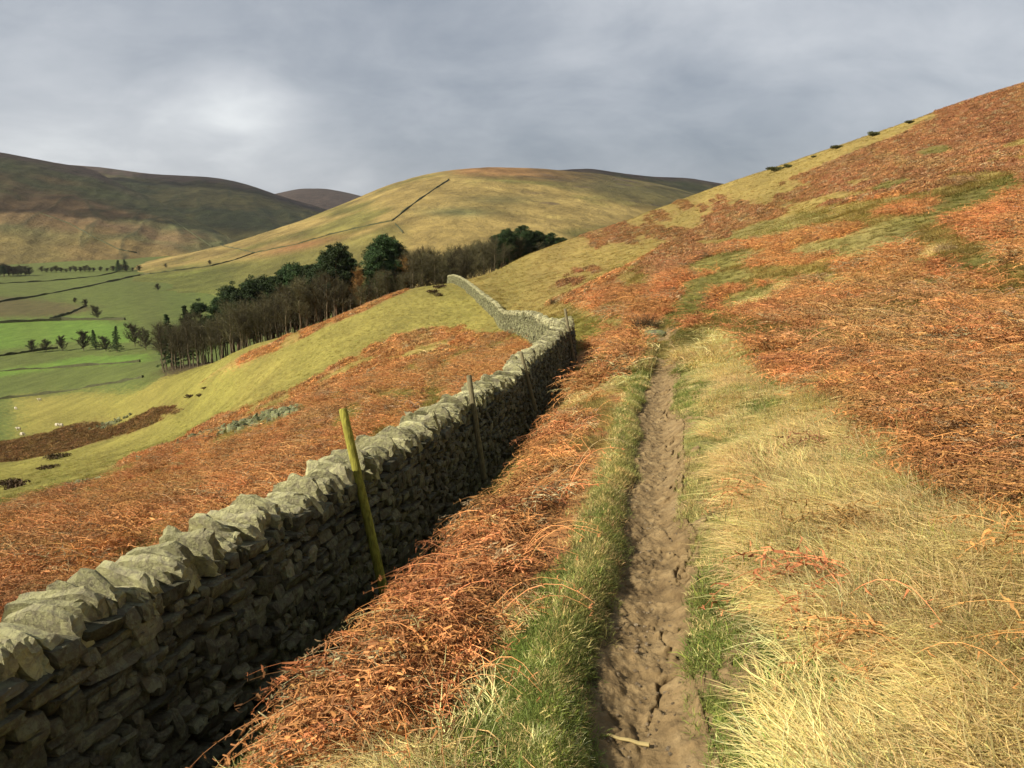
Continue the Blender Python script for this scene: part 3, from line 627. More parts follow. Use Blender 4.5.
A_ = Acc(); A_.add(W[rest].reshape(-1, 3) - W0, (Q[None] + np.arange(len(rest))[:, None, None] * len(U)).reshape(-1, 4), np.repeat(tintc[rest], len(U)))
co = put('coping_stones', A_.mesh('coping_stones', [M_cope]), wall); co['kind'] = 'stuff'

# ------------------------------------------------------------------ fence posts by the wall
def wood_mat(name, c1, c2):
    m, t, b, o = newmat(name); l = t.links.new; tcn = node(t, 'ShaderNodeTexCoord'); mpn = node(t, 'ShaderNodeMapping', inp={'Scale': (60, 60, 5)}); l(tcn.outputs['Object'], mpn.inputs[0])
    nz = node(t, 'ShaderNodeTexNoise', inp={'Scale': 1.0, 'Detail': 6.0}); l(mpn.outputs[0], nz.inputs['Vector']); r_ = ramp(t, [(0.35, c1), (0.65, c2)]); l(nz.outputs[0], r_.inputs[0]); l(r_.outputs[0], b.inputs['Base Color'])
    bp = node(t, 'ShaderNodeBump', inp={'Strength': 0.7, 'Distance': 0.01}); l(nz.outputs[0], bp.inputs['Height']); l(bp.outputs[0], b.inputs['Normal']); return m
M_post = wood_mat('algae_green_wood', (0.17, 0.16, 0.03), (0.36, 0.34, 0.06)); M_post2 = wood_mat('grey_wood', (0.14, 0.12, 0.07), (0.25, 0.22, 0.12))
def post(bx, by, tx, ty, D, r_, label, mat, Dt=None):
    b_ = P(bx, by, D); t_ = P(tx, ty, Dt or D); gzb = zland([b_[0]], [b_[1]])[0]; ax = (t_ - b_) / np.linalg.norm(t_ - b_)
    b_ = b_ - ax * 0.35
    ns, nl = 12, 9; X_ = np.cross(ax, [0, 0, 1]); X_ = X_ / np.linalg.norm(X_); Y_ = np.cross(ax, X_); H = np.linalg.norm(t_ - b_)
    V = []; 
    for i in range(nl):
        for j in range(ns):
            a = 2 * math.pi * j / ns; rad = r_ * (1.06 - 0.16 * i / (nl - 1)) * (1 + 0.07 * math.cos(2 * a + 1)) * (1 + random.uniform(-.04, .04)); rad *= 0.8 if i == nl - 1 else 1
            hh = H * (min(i, nl - 2) / (nl - 2)) + (0.012 if i == nl - 1 else 0); V.append(X_ * math.cos(a) * rad + Y_ * math.sin(a) * rad + ax * hh)
    Qs = [(i * ns + j, i * ns + (j + 1) % ns, (i + 1) * ns + (j + 1) % ns, (i + 1) * ns + j) for i in range(nl - 1) for j in range(ns)]
    V.append(ax * (H + 0.013)); Ts = [((nl - 1) * ns + j, (nl - 1) * ns + (j + 1) % ns, nl * ns) for j in range(ns)]
    o_ = put('fence_post', mesh_np('fence_post', V, [np.array(Qs), np.array(Ts)], [mat], True), None, tuple(b_)); tag(o_, label, 'post', 'old fence posts along the wall'); return o_
post(375, 552, 343, 410, 6.1, 0.034, 'tall leaning yellow green post against the wall, nearest of the posts', M_post, 6.15)
post(480, 452, 469, 376, 9.9, 0.034, 'grey leaning post against the shaded wall, second nearest', M_post2)
post(531, 392, 521, 353, 13.8, 0.034, 'short grey post leaning on the wall between the second post and the corner', M_post2)
post(572, 350, 565, 309, 20.2, 0.036, 'thin grey post standing at the corner of the wall', M_post2)

# ------------------------------------------------------------------ ground growth
hidden = bpy.data.collections.new('plant_patterns')
def blades(n_, rad, lmin, lmax, w, lean, leansp, droop, seg=3, flat=0.0, yawsp=0.6, tvar=(0.6, 1.35), rg=None):
    """ribbon blades from a tuft; they lean towards +x"""
    rg = rg or rng; A_ = Acc()
    a = rg.uniform(0, 2 * math.pi, n_); r_ = rad * np.sqrt(rg.random(n_)); bx, by = r_ * np.cos(a), r_ * np.sin(a)
    yaw = rg.normal(0, yawsp, n_); ln = rg.uniform(lmin, lmax, n_); el = np.clip(rg.normal(lean, leansp, n_), 0.05, 1.55)
    t_ = rg.uniform(*tvar, n_); p = np.stack([bx, by, -0.01 + 0 * bx], 1); rings = []; wd = w * rg.uniform(0.7, 1.3, n_)
    sd = np.stack([-np.sin(yaw), np.cos(yaw), rg.normal(0, 0.22, n_)], 1); sd /= np.linalg.norm(sd, axis=1)[:, None]
    for i in range(seg + 1):
        k = i / seg; ww = wd * (1 - k) ** 0.6 * 0.5 + 0.0002; rings.append((p - sd * ww[:, None], p + sd * ww[:, None]))
        d = np.stack([np.cos(el) * np.cos(yaw), np.cos(el) * np.sin(yaw), np.sin(el)], 1); p = p + d * (ln / seg)[:, None]
        p[:, 2] = np.maximum(p[:, 2], 0.003 + 0.02 * flat * rg.random(n_)); el = el - droop * rg.uniform(0.5, 1.5, n_) / seg; yaw = yaw + rg.normal(0, 0.25, n_)
    V = np.stack([x_ for r2 in rings for x_ in r2], 1); m = V.shape[1]
    Q = np.array([(2 * i, 2 * i + 1, 2 * i + 3, 2 * i + 2) for i in range(seg)])
    A_.add(V.reshape(-1, 3), (Q[None] + np.arange(n_)[:, None, None] * m).reshape(-1, 4), np.repeat(t_, m)); return A_
def merge(*accs):
    A_ = Acc()
    for a in accs:
        v = np.concatenate(a.v); t_ = np.concatenate(a.t)
        first_ = True
        for k, fs in a.f.items():
            f = np.concatenate(fs)
            if first_: A_.add(v, f, t_); first_ = False; base = A_.n - len(v)
            else: A_.f.setdefault(k, []).append(f + base)
    return A_
def pattern(name, acc, mat):
    o = bpy.data.objects.new(name, acc.mesh(name, [mat])); hidden.objects.link(o); return o
def frond(A_, p0, yaw, el, L_, w, pin, rg, npin=9, curl=1.0, tint=1.0):
    """one dead bracken frond: arched stalk, side pinnae, crinkled leaflets"""
    n_ = npin; p = np.array(p0, float); pts = [p.copy()]
    for i in range(n_):
        d = np.array([math.cos(el) * math.cos(yaw), math.cos(el) * math.sin(yaw), math.sin(el)]); p = p + d * L_ / n_; p[2] = max(p[2], 0.01 + 0.03 * rg.random()); pts.append(p.copy())
        el -= curl * rg.uniform(0.08, 0.30); yaw += rg.normal(0, 0.16)
    pts = np.array(pts)
    for k in range(n_):        # stalk as a three sided rod
        a, b = pts[k], pts[k + 1]; d = (b - a) / (np.linalg.norm(b - a) + 1e-9); s_ = np.cross(d, [0, 0, 1]); s_ /= np.linalg.norm(s_) + 1e-9; u_ = np.cross(s_, d)
        w0 = w * (1 - 0.75 * k / n_); w1 = w * (1 - 0.75 * (k + 1) / n_)
        A_.add([a + s_ * w0, a - s_ * w0, a + u_ * w0 * 1.3, b + s_ * w1, b - s_ * w1, b + u_ * w1 * 1.3], [(0, 2, 5, 3), (2, 1, 4, 5)], tint * rg.uniform(1.0, 1.5))
    for k in range(2, n_ + 1):
        for sd in (-1, 1):
            if rg.random() < 0.25: continue
            ll = pin * (1 - 0.75 * (k - 2) / n_) * rg.uniform(0.5, 1.2); ya = yaw + sd * rg.uniform(0.6, 1.5); e2 = rg.uniform(-1.0, 0.5)
            d = np.array([math.cos(e2) * math.cos(ya), math.cos(e2) * math.sin(ya), math.sin(e2)]); s_ = np.cross(d, rg.normal(0, 1, 3)); s_ /= np.linalg.norm(s_) + 1e-9
            a = pts[k]; ns_ = 3; wl = ll * 0.075 + 0.0012
            prev = None
            for j in range(ns_ + 1):
                q = a + d * ll * j / ns_ + rg.normal(0, 0.006, 3); q[2] = max(q[2], 0.004); ww = wl * (1 - 0.8 * j / ns_)
                tw = rg.normal(0, 0.7); s2 = s_ * math.cos(tw) + np.cross(d, s_) * math.sin(tw); cur_ = (q - s2 * ww, q + s2 * ww)
                if prev is not None: A_.add([prev[0], prev[1], cur_[1], cur_[0]], [(0, 1, 2, 3)], tint * rg.uniform(0.55, 1.25))
                prev = cur_
def bracken_clump(nf, rad, L0, L1, w, pin, rg, npin=9):
    A_ = Acc()
    for i in range(nf):
        a = rg.uniform(0, 6.28); r_ = rad * math.sqrt(rg.random())
        frond(A_, (r_ * math.cos(a), r_ * math.sin(a), rg.uniform(0, 0.10)), rg.normal(0, 0.9), rg.uniform(0.1, 0.95), rg.uniform(L0, L1), w, pin, rg, npin, tint=rg.uniform(0.7, 1.3))
    return A_
def crumple(n_, rad, h, sz, rg):
    """low mound of crumpled litter, for growth farther off"""
    A_ = Acc(); a = rg.uniform(0, 6.28, n_); r_ = rad * np.sqrt(rg.random(n_)); c = np.stack([r_ * np.cos(a), r_ * np.sin(a), h * (1 - (r_ / rad) ** 2) * rg.uniform(0.2, 1.1, n_)], 1)
    d1 = rg.normal(0, 1, (n_, 3)) * [1.5, 1, 0.8]; d1 /= np.linalg.norm(d1, axis=1)[:, None]; d2 = np.cross(d1, rg.normal(0, 1, (n_, 3))); d2 /= np.linalg.norm(d2, axis=1)[:, None]
    l_ = sz * rg.uniform(0.6, 1.6, (n_, 1)); w_ = l_ * rg.uniform(0.07, 0.2, (n_, 1))
    V = np.stack([c - d1 * l_, c + d2 * w_, c + d1 * l_, c - d2 * w_], 1)
    A_.add(V.reshape(-1, 3), np.arange(n_ * 4).reshape(-1, 4), np.repeat(rg.uniform(0.5, 1.5, n_), 4)); return A_
R5 = np.random.default_rng(55)
PT = []   # pattern objects in order; collection sorts by name, so names carry an order
def addpat(kind, acc, mat): PT.append((kind, pattern('%02d_%s' % (len(PT), kind), acc, mat)))
for i in range(5): addpat('straw', merge(blades(78, 0.17, 0.11, 0.26, 0.0036, 0.30, 0.22, 0.8, 3, 1.0, 0.6, (0.82, 1.25), rg=R5), blades(8, 0.15, 0.1, 0.2, 0.003, 1.0, .3, .8, 3, 0, 2.0, (0.35, 0.6), rg=R5)), M_blade)
for i in range(4): addpat('lush', blades(64, 0.12, 0.03, 0.085, 0.0042, 1.05, 0.33, 1.2, 3, 0, 3.0, (0.6, 1.4), rg=R5), M_blade)
for i in range(5): addpat('fern', bracken_clump(15, 0.20, 0.25, 0.65, 0.0028, 0.10, R5, 7), M_frond)
for i in range(4): addpat('fernmid', merge(bracken_clump(9, 0.24, 0.4, 0.8, 0.006, 0.15, R5, 5), crumple(46, 0.34, 0.22, 0.07, R5)), M_frond)
for i in range(4): addpat('fernfar', crumple(64, 0.55, 0.30, 0.12, R5), M_frond)
for i in range(4): addpat('grassmid', blades(34, 0.28, 0.2, 0.42, 0.013, 0.42, 0.3, 1.0, 2, 1.0, 0.7, (0.65, 1.3), rg=R5), M_blade)
for i in range(4): addpat('grassfar', blades(22, 0.5, 0.3, 0.6, 0.04, 0.5, 0.35, 1.0, 2, 1.0, 0.8, (0.82, 1.25), rg=R5), M_blade)
for i in range(3): addpat('tussock', blades(170, 0.13, 0.3, 0.6, 0.006, 1.15, 0.28, 2.1, 4, 1, 3.0, (0.55, 1.3), rg=R5), M_blade)
KI = {}
for i, (k, _) in enumerate(PT): KI.setdefault(k, []).append(i)

def eulers(nrm, yaw):
    X0 = np.stack([np.cos(yaw), np.sin(yaw), 0 * yaw], 1); X = X0 - nrm * (X0 * nrm).sum(1)[:, None]; X /= np.linalg.norm(X, axis=1)[:, None]; Y = np.cross(nrm, X)
    ry = -np.arcsin(np.clip(X[:, 2], -1, 1)); rz = np.arctan2(X[:, 1], X[:, 0]); rx = np.arctan2(Y[:, 2], nrm[:, 2]); return np.stack([rx, ry, rz], 1)
def scatter(name, label, cat, pos, yaw, scl, idx, col, align=0.8):
    x, y = pos[:, 0], pos[:, 1]; e = 0.05 + 0.004 * np.hypot(x, y)
    z = zland(x, y); zx = (zland(x + e, y) - z) / e; zy = (zland(x, y + e) - z) / e
    nrm = np.stack([-zx * align, -zy * align, 1 + 0 * z], 1); nrm /= np.linalg.norm(nrm, axis=1)[:, None]
    eu = eulers(nrm, yaw)
    me = bpy.data.meshes.new(name); me.vertices.add(len(x)); me.vertices.foreach_set('co', np.stack([x, y, z], 1).astype(np.float32).ravel())
    a = me.attributes.new('rot', 'FLOAT_VECTOR', 'POINT'); a.data.foreach_set('vector', eu.astype(np.float32).ravel())
    a = me.attributes.new('scl', 'FLOAT', 'POINT'); a.data.foreach_set('value', scl.astype(np.float32))
    a = me.attributes.new('idx', 'INT', 'POINT'); a.data.foreach_set('value', idx.astype(np.int32))
    a = me.attributes.new('col', 'FLOAT_COLOR', 'POINT'); c4 = np.ones((len(x), 4), np.float32); c4[:, :3] = col; a.data.foreach_set('color', c4.ravel())
    o = put(name, me); tag(o, label, cat, kind='stuff')
    ng = bpy.data.node_groups.new(name, 'GeometryNodeTree'); ng.interface.new_socket('Geometry', in_out='INPUT', socket_type='NodeSocketGeometry'); ng.interface.new_socket('Geometry', in_out='OUTPUT', socket_type='NodeSocketGeometry')
    gi = ng.nodes.new('NodeGroupInput'); go = ng.nodes.new('NodeGroupOutput'); iop = ng.nodes.new('GeometryNodeInstanceOnPoints'); ci = ng.nodes.new('GeometryNodeCollectionInfo')
    ci.inputs['Collection'].default_value = hidden; ci.inputs['Separate Children'].default_value = True; ci.inputs['Reset Children'].default_value = True
    def na(nm, dt): n_ = ng.nodes.new('GeometryNodeInputNamedAttribute'); n_.data_type = dt; n_.inputs['Name'].default_value = nm; return n_.outputs['Attribute']
    e2r = ng.nodes.new('FunctionNodeEulerToRotation'); l = ng.links.new
    l(gi.outputs[0], iop.inputs['Points']); l(ci.outputs[0], iop.inputs['Instance']); iop.inputs['Pick Instance'].default_value = True
    l(na('idx', 'INT'), iop.inputs['Instance Index']); l(na('rot', 'FLOAT_VECTOR'), e2r.inputs[0]); l(e2r.outputs[0], iop.inputs['Rotation']); l(na('scl', 'FLOAT'), iop.inputs['Scale']); l(iop.outputs[0], go.inputs[0])
    md = o.modifiers.new('scatter', 'NODES'); md.node_group = ng
    return o
def sample(n_, r0, r1, azl=40, e=0.5):
    """random places, thinning with distance (density about r^-(2-e))"""
    a = np.radians(rng.uniform(-azl, azl, n_)); k = rng.random(n_); r_ = (r0 ** e + k * (r1 ** e - r0 ** e)) ** (1 / e); return r_ * np.sin(a), r_ * np.cos(a), r_
def off_bad(x, y, pad=0.0):
    u, hw, tr, _ = pathshape(x, y); w_ = np.abs(x - wall_x(y)) < (0.27 + pad)
    return ((np.abs(u) > hw - 0.012) | (y > 23)) & ~(w_ & (y < 137))
def flow(x, y, base=math.radians(200), sp=1.0): return base + sp * 2.4 * fbm(x * 1.1, y * 1.1, 3, 91) + 0.3 * rng.normal(0, 1, len(x))
# --- near layer
def pick(k, n_): return rng.choice(KI[k], n_)
layers = {'straw': [], 'green': [], 'bracken': [], 'far': []}
def push(g, x, y, yaw, s, k, col): layers[g].append((np.stack([x, y], 1), yaw, s, pick(k, len(x)), col))
def tintcol(x, y, c, gain=1.0, var=0.18):
    a = albedo(x, y, c) * gain; k_ = rng.random(len(x)); b_ = np.isin(c, (2, 9)); a[b_ & (k_ < .10)] = (0.36, 0.27, 0.14); a[b_ & (k_ > .90)] *= 0.62; return np.clip(a * (1 + var * rng.normal(0, 1, (len(x), 1))) * (1 + 0.06 * rng.normal(0, 1, (len(x), 3))), 0.01, 0.9)
x, y, r_ = sample(26000, 1.15, 15, 42, 0.6); ok = off_bad(x, y); x, y, r_ = x[ok], y[ok], r_[ok]; c = zclass(x, y)
s_ = np.isin(c, (3, 1, 0)); m = s_ & ~((c == 0) & (x < wall_x(y)) & (r_ > 12))
m &= (np.abs(x - xpath(y)) > 0.52); push('straw', x[m], y[m], flow(x[m], y[m]), rng.uniform(0.7, 1.2, m.sum()), 'straw', tintcol(x[m], y[m], c[m], 1.12))
m = (c == 4); push('green', x[m], y[m], rng.uniform(0, 6.28, m.sum()), rng.uniform(0.7, 1.4, m.sum()) * np.where((np.abs(x[m] - xpath(y[m])) < 0.75), 0.5, 0.9), 'lush', tintcol(x[m], y[m], c[m], 1.1))
m = (c == 3) & (rng.random(len(c)) < 0.42); push('green', x[m], y[m], rng.uniform(0, 6.28, m.sum()), rng.uniform(0.8, 1.5, m.sum()), 'lush', tintcol(x[m], y[m], np.full(m.sum(), 4), 1.2))
# short green edging along both lips of the path
n_ = 7000; yy = rng.uniform(0.8, 1, n_) * 0 + np.exp(rng.uniform(math.log(1.0), math.log(22), n_)); sd = rng.choice([-1, 1], n_, p=[0.62, 0.38]); _, hw, _, _ = pathshape(xpath(yy), yy)
xx = xpath(yy) - 0.06 * fbm(yy * 1.6, yy * 0, 3, 5) + sd * (hw + 0.025 + np.abs(rng.normal(0, 0.10, n_))); gm = (sd < 0) | (vnoise(yy * 1.3, yy * 0, 77) > -0.1); xx, yy = xx[gm], yy[gm]
push('green', xx, yy, rng.uniform(0, 6.28, len(xx)), rng.uniform(0.35, 0.65, len(xx)) * (1 + 0.02 * yy), 'lush', tintcol(xx, yy, np.where(rng.random(len(xx)) < 0.72, 4, 3), 1.1))
x, y, r_ = sample(14000, 1.3, 14, 42, 0.85); ok = off_bad(x, y, 0.05); x, y, r_ = x[ok], y[ok], r_[ok]; c = zclass(x, y)
m = (c == 2) | (c == 9) | ((c == 3) & (rng.random(len(c)) < 0.006)); m &= (np.abs(x - xpath(y) + 0.1) > 0.62) | (y > 16); m &= (x > wall_x(y) + 1.50 + 0.15 * vnoise(y * 1.5, y * 0, 8)) | (x < wall_x(y))
push('bracken', x[m], y[m], flow(x[m], y[m], math.radians(215), 0.7), rng.uniform(0.5, 1.0, m.sum()), 'fern', tintcol(x[m], y[m], np.full(m.sum(), 2), 1.2, 0.28))
n_ = 1300; yy = rng.uniform(13, 24, n_); xx = xpath(yy) + rng.uniform(-.3, .3, n_); k_ = rng.random(n_) < sm(12.5, 18, yy) * (fbm(xx * 4, yy * 1.5, 3, 37) > -0.2); xx, yy = xx[k_], yy[k_]
push('green', xx, yy, rng.uniform(0, 6.28, len(xx)), rng.uniform(0.7, 1.3, len(xx)), 'lush', tintcol(xx, yy, np.where(rng.random(len(xx)) < 0.6, 4, 1), 1.0))
# --- middle layer
x, y, r_ = sample(34000, 11, 48, 37, 0.75); ok = off_bad(x, y, 0.1); x, y, r_ = x[ok], y[ok], r_[ok]; c = zclass(x, y)
m = ((c == 2) | (c == 9)) & (rng.random(len(c)) < 0.7) & ((x > wall_x(y) + 1.25) | (x < wall_x(y))); push('bracken', x[m], y[m], flow(x[m], y[m], math.radians(215), 0.7), rng.uniform(0.5, 1.15, m.sum()) * (0.8 + 0.01 * r_[m]), 'fernmid', tintcol(x[m], y[m], c[m], 1.25, 0.22))
m = np.isin(c, (0, 1, 3)); push('straw', x[m], y[m], flow(x[m], y[m]), rng.uniform(0.6, 1.1, m.sum()), 'grassmid', tintcol(x[m], y[m], c[m], 1.15))
m = c == 4; push('green', x[m], y[m], flow(x[m], y[m]), rng.uniform(0.3, 0.6, m.sum()), 'grassmid', tintcol(x[m], y[m], c[m], 1.15))
# --- far layer
x, y, r_ = sample(80000, 42, 240, 37, 0.9); ok = off_bad(x, y, 0.2); x, y, r_ = x[ok], y[ok], r_[ok]; c = zclass(x, y)
m = ((c == 2) | (c == 9)); push('bracken', x[m], y[m], rng.uniform(0, 6.28, m.sum()), rng.uniform(0.5, 1.3, m.sum()) * (0.65 + 0.003 * r_[m]), 'fernfar', tintcol(x[m], y[m], c[m], 1.25, 0.22))
m = np.isin(c, (0, 1, 3, 4)) & (rng.random(len(c)) < 0.6); push('straw', x[m], y[m], flow(x[m], y[m]), rng.uniform(0.35, 0.8, m.sum()) * np.where(c[m] == 0, 0.6, 1), 'grassfar', tintcol(x[m], y[m], c[m], 1.12, 0.12))
m = (c == 6); push('far', x[m], y[m], rng.uniform(0, 6.28, m.sum()), rng.uniform(0.8, 1.8, m.sum()), 'fernfar', tintcol(x[m], y[m], c[m], 1.1, 0.25))
for k, nm, lb, ct in [('straw', 'dry_grass', 'pale straw coloured grass lying combed over the slope', 'grass'), ('green', 'green_grass', 'short bright green grass edging the footpath', 'grass'), ('bracken', 'bracken', 'rust brown dead bracken tangled over the banks and hillside', 'bracken'), ('far', 'rushes', 'dark brown band of rushes in the lower pasture', 'rushes')]:
    Ls = layers[k]; scatter(nm, lb, ct, *[np.concatenate([a[i] for a in Ls]) for i in range(5)])
#PART3
# ------------------------------------------------------------------ trees
def tube(A_, a, b, r0, r1, n_=5, t_=1.0):
    a = np.asarray(a, float); b = np.asarray(b, float); d = b - a; L_ = np.linalg.norm(d) + 1e-9; d = d / L_
    s_ = np.cross(d, [0, 0, 1.0] if abs(d[2]) < 0.95 else [1.0, 0, 0]); s_ /= np.linalg.norm(s_); u_ = np.cross(d, s_)
    an = np.arange(n_) * 2 * math.pi / n_; ring = s_[None] * np.cos(an)[:, None] + u_[None] * np.sin(an)[:, None]
    V = np.concatenate([a + ring * r0, b + ring * r1]); Q = [(i, (i + 1) % n_, n_ + (i + 1) % n_, n_ + i) for i in range(n_)]; A_.add(V, Q, t_)
def bark(name, c1, c2):
    m, t, b, o = newmat(name); l = t.links.new; tcn = node(t, 'ShaderNodeTexCoord'); mpn = node(t, 'ShaderNodeMapping', inp={'Scale': (3, 3, 0.7)}); l(tcn.outputs['Object'], mpn.inputs[0])
    nz = node(t, 'ShaderNodeTexNoise', inp={'Scale': 1.5, 'Detail': 5.0}); l(mpn.outputs[0], nz.inputs['Vector']); r_ = ramp(t, [(0.35, c1), (0.65, c2)]); l(nz.outputs[0], r_.inputs[0]); l(r_.outputs[0], b.inputs['Base Color']); return m
M_bark = bark('grey_bark', (0.10, 0.080, 0.050), (0.22, 0.18, 0.115)); M_pbark = bark('pine_bark', (0.12, 0.075, 0.045), (0.26, 0.17, 0.11))
M_twig = leafmat('bare_twigs', 0.9, 0.05, (0.088, 0.079, 0.040), 0.4); M_twig2 = leafmat('russet_twigs', 0.9, 0.1, (0.22, 0.115, 0.040), 0.15)
M_pine = leafmat('pine_needles', 0.8, 0.12, (0.038, 0.066, 0.022), 0.35); M_gorse = leafmat('gorse_leaves', 0.8, 0.1, (0.075, 0.080, 0.025), 0.2); M_rush = leafmat('rush_blades', 0.8, 0.1, (0.085, 0.058, 0.025), 0.2); M_tuss = leafmat('tussock_blades', 0.7, 0.3, (0.50, 0.38, 0.18), 0.12)
def ribbon(A_, a, d, L_, w, rg, n_=2, t_=1.0):
    s_ = np.cross(d, rg.normal(0, 1, 3)); s_ /= np.linalg.norm(s_) + 1e-9; pts = [a, a + d * L_ * .5 + rg.normal(0, .05, 3) * L_, a + d * L_]
    V = []
    for i, p in enumerate(pts): ww = w * (1 - i * 0.4); V += [p - s_ * ww, p + s_ * ww]
    A_.add(V, [(0, 1, 3, 2), (2, 3, 5, 4)], t_)
def bare_tree(seed, H=14.0, spread=0.30, start=0.32, nl=26, tw=30, twist=0.1, w=0.023):
    rg = np.random.default_rng(seed); T = Acc(); K = Acc(); pts = [np.zeros(3)]; p = np.zeros(3)
    for i in range(8): p = p + np.array([rg.normal(0, twist), rg.normal(0, twist), H * 0.8 / 8]); pts.append(p.copy())
    pts[0][2] = -0.8; r0 = 0.17
    for i in range(8): tube(T, pts[i], pts[i + 1], r0 * (1 - 0.8 * i / 8), r0 * (1 - 0.8 * (i + 1) / 8), 7)
    def at(k): k = min(max(k * 8, 0), 7.999); i = int(k); return pts[i] + (pts[i + 1] - pts[i]) * (k - i)
    for j in range(nl):
        k = start + (1 - start) * (j + rg.random()) / nl; a = at(k); yaw = rg.uniform(0, 6.28); el = rg.uniform(0.5, 1.15); L_ = H * spread * (1.15 - 0.65 * k) * rg.uniform(0.7, 1.2)
        q = a; d = np.array([math.cos(el) * math.cos(yaw), math.cos(el) * math.sin(yaw), math.sin(el)]); r_ = 0.055 * (1.2 - 0.7 * k)
        for m_ in range(4):
            d2 = d + rg.normal(0, 0.18, 3) + np.array([0, 0, 0.10]); d2 /= np.linalg.norm(d2); q2 = q + d2 * L_ / 4
            tube(K, q, q2, r_ * (1 - m_ * 0.22), r_ * (0.8 - m_ * 0.2), 4)
            for t2 in range(tw // 4):
                d3 = d2 + rg.normal(0, 0.62, 3) + np.array([0, 0, 0.2]); d3 /= np.linalg.norm(d3); st = q + (q2 - q) * rg.random(); l3 = rg.uniform(0.6, 1.5) * H / 14
                ribbon(K, st, d3, l3, w, rg, t_=rg.uniform(.7, 1.3))
                for t3 in range(2):
                    d4 = d3 + rg.normal(0, 0.6, 3); d4 /= np.linalg.norm(d4); ribbon(K, st + d3 * l3 * rg.uniform(.3, .9), d4, l3 * .55, w * .65, rg, t_=rg.uniform(.7, 1.3))
            q = q2; d = d2
    return T, K
def needles(A_, c, rad, n_, sz, rg, flat=0.6):
    p = rg.normal(0, 1, (n_, 3)); p /= np.linalg.norm(p, axis=1)[:, None]; p = p * (rg.random((n_, 1)) ** 0.4) * rad * [1, 1, flat] + c
    d1 = rg.normal(0, 1, (n_, 3)); d1 /= np.linalg.norm(d1, axis=1)[:, None]; d2 = np.cross(d1, rg.normal(0, 1, (n_, 3))); d2 /= np.linalg.norm(d2, axis=1)[:, None]
    l_ = sz * rg.uniform(.6, 1.4, (n_, 1)); V = np.stack([p - d1 * l_, p + d2 * l_ * .4, p + d1 * l_, p - d2 * l_ * .4], 1)
    A_.add(V.reshape(-1, 3), np.arange(n_ * 4).reshape(-1, 4), np.repeat(rg.uniform(.6, 1.45, n_), 4))
def pine_tree(seed, H=15.0, kind='pine'):
    rg = np.random.default_rng(seed); T = Acc(); K = Acc(); p = np.array([0, 0, -0.8])
    lean = rg.normal(0, 0.05, 2); pts = [p]
    for i in range(8): pts.append(np.array([lean[0] * i + rg.normal(0, .06), lean[1] * i + rg.normal(0, .06), H * 0.93 * (i + 1) / 8]))
    for i in range(8): tube(T, pts[i], pts[i + 1], 0.20 * (1 - .1 * i), 0.20 * (1 - .1 * (i + 1)), 7)
    def at(k): k = min(max(k * 8, 0), 7.999); i = int(k); return pts[i] + (pts[i + 1] - pts[i]) * (k - i)
    if kind == 'pine':
        for j in range(58):
            k = rg.uniform(0.36, 1.0); a = at(k); yaw = rg.uniform(0, 6.28); L_ = H * 0.19 * math.sin(min((k - 0.3) / 0.7, 1) * 2.5 + 0.45) * rg.uniform(.45, 1.15) + 0.4; b = a + np.array([math.cos(yaw) * L_, math.sin(yaw) * L_, L_ * rg.uniform(-.05, .45)])
            tube(K, a, b, .06, .025, 4, 1.6)
            for m_ in range(3): needles(K, a + (b - a) * rg.uniform(.35, 1.1) + rg.normal(0, .3, 3), rg.uniform(.5, 1.0), 75, .17, rg, .62)
    else:
        for j in range(62):
            k = 0.12 + 0.88 * j / 61; a = at(k); yaw = j * 2.4 + rg.normal(0, .3); L_ = H * 0.23 * (1.06 - k) ** 0.85 * rg.uniform(.6, 1.15); b = a + np.array([math.cos(yaw) * L_, math.sin(yaw) * L_, -L_ * .18])
            tube(K, a, b, .04, .015, 4, 1.3)
            for m_ in range(3): needles(K, a + (b - a) * (.3 + .33 * m_), (.30 + .25 * (1 - k)) * 1.2, 45, .17, rg, .55)
    return T, K
def proto(pair, bk, cm, nm):
    T, K = pair; return (T.mesh(nm + '_trunk', [bk]), K.mesh(nm + '_crown', [cm]))
PB = [proto(bare_tree(s_, 14, sp, st), M_bark, M_twig, 'bare') for s_, sp, st in [(1, .30, .30), (2, .26, .4), (3, .34, .25), (4, .24, .42), (5, .30, .35)]]
PR = [proto(bare_tree(9, 14, .26, .2, 30, 36, .08, .028), M_pbark, M_twig2, 'larch')]
PP = [proto(pine_tree(s_, 15), M_pbark, M_pine, 'pine') for s_ in (11, 12, 13, 14)]
PS = [proto(pine_tree(s_, 15, 'spruce'), M_pbark, M_pine, 'spruce') for s_ in (21, 22)]
PH = [proto(bare_tree(s_, 14, .42, .12, 30, 40, .15, .10), M_bark, M_twig, 'round') for s_ in (31, 32)]
def tree(kind, x, y, top_z, label, group, Hn, wide=1.0):
    pro = {'bare_tree': PB, 'larch_tree': PR, 'pine_tree': PP, 'spruce_tree': PS, 'round_tree': PH}[kind]; pr = pro[int(rng.integers(len(pro)))]
    z = float(zland([x], [y])[0]) - 0.1; H = max(top_z - z, 2.5) if top_z is not None else Hn
    H0 = {'bare_tree': 14.0, 'larch_tree': 14.0, 'pine_tree': 15.0, 'spruce_tree': 15.0, 'round_tree': 13.0}[kind]; k = H / H0
    e_ = empty(kind if kind != 'round_tree' else 'bare_tree', (x, y, z), rng.uniform(0, 6.28)); w_ = k ** 0.6 * wide if kind != 'round_tree' else k * wide; e_.scale = (w_, w_, k)
    tag(e_, label, 'tree', group); put('trunk', pr[0], e_); put('crown', pr[1], e_); return e_
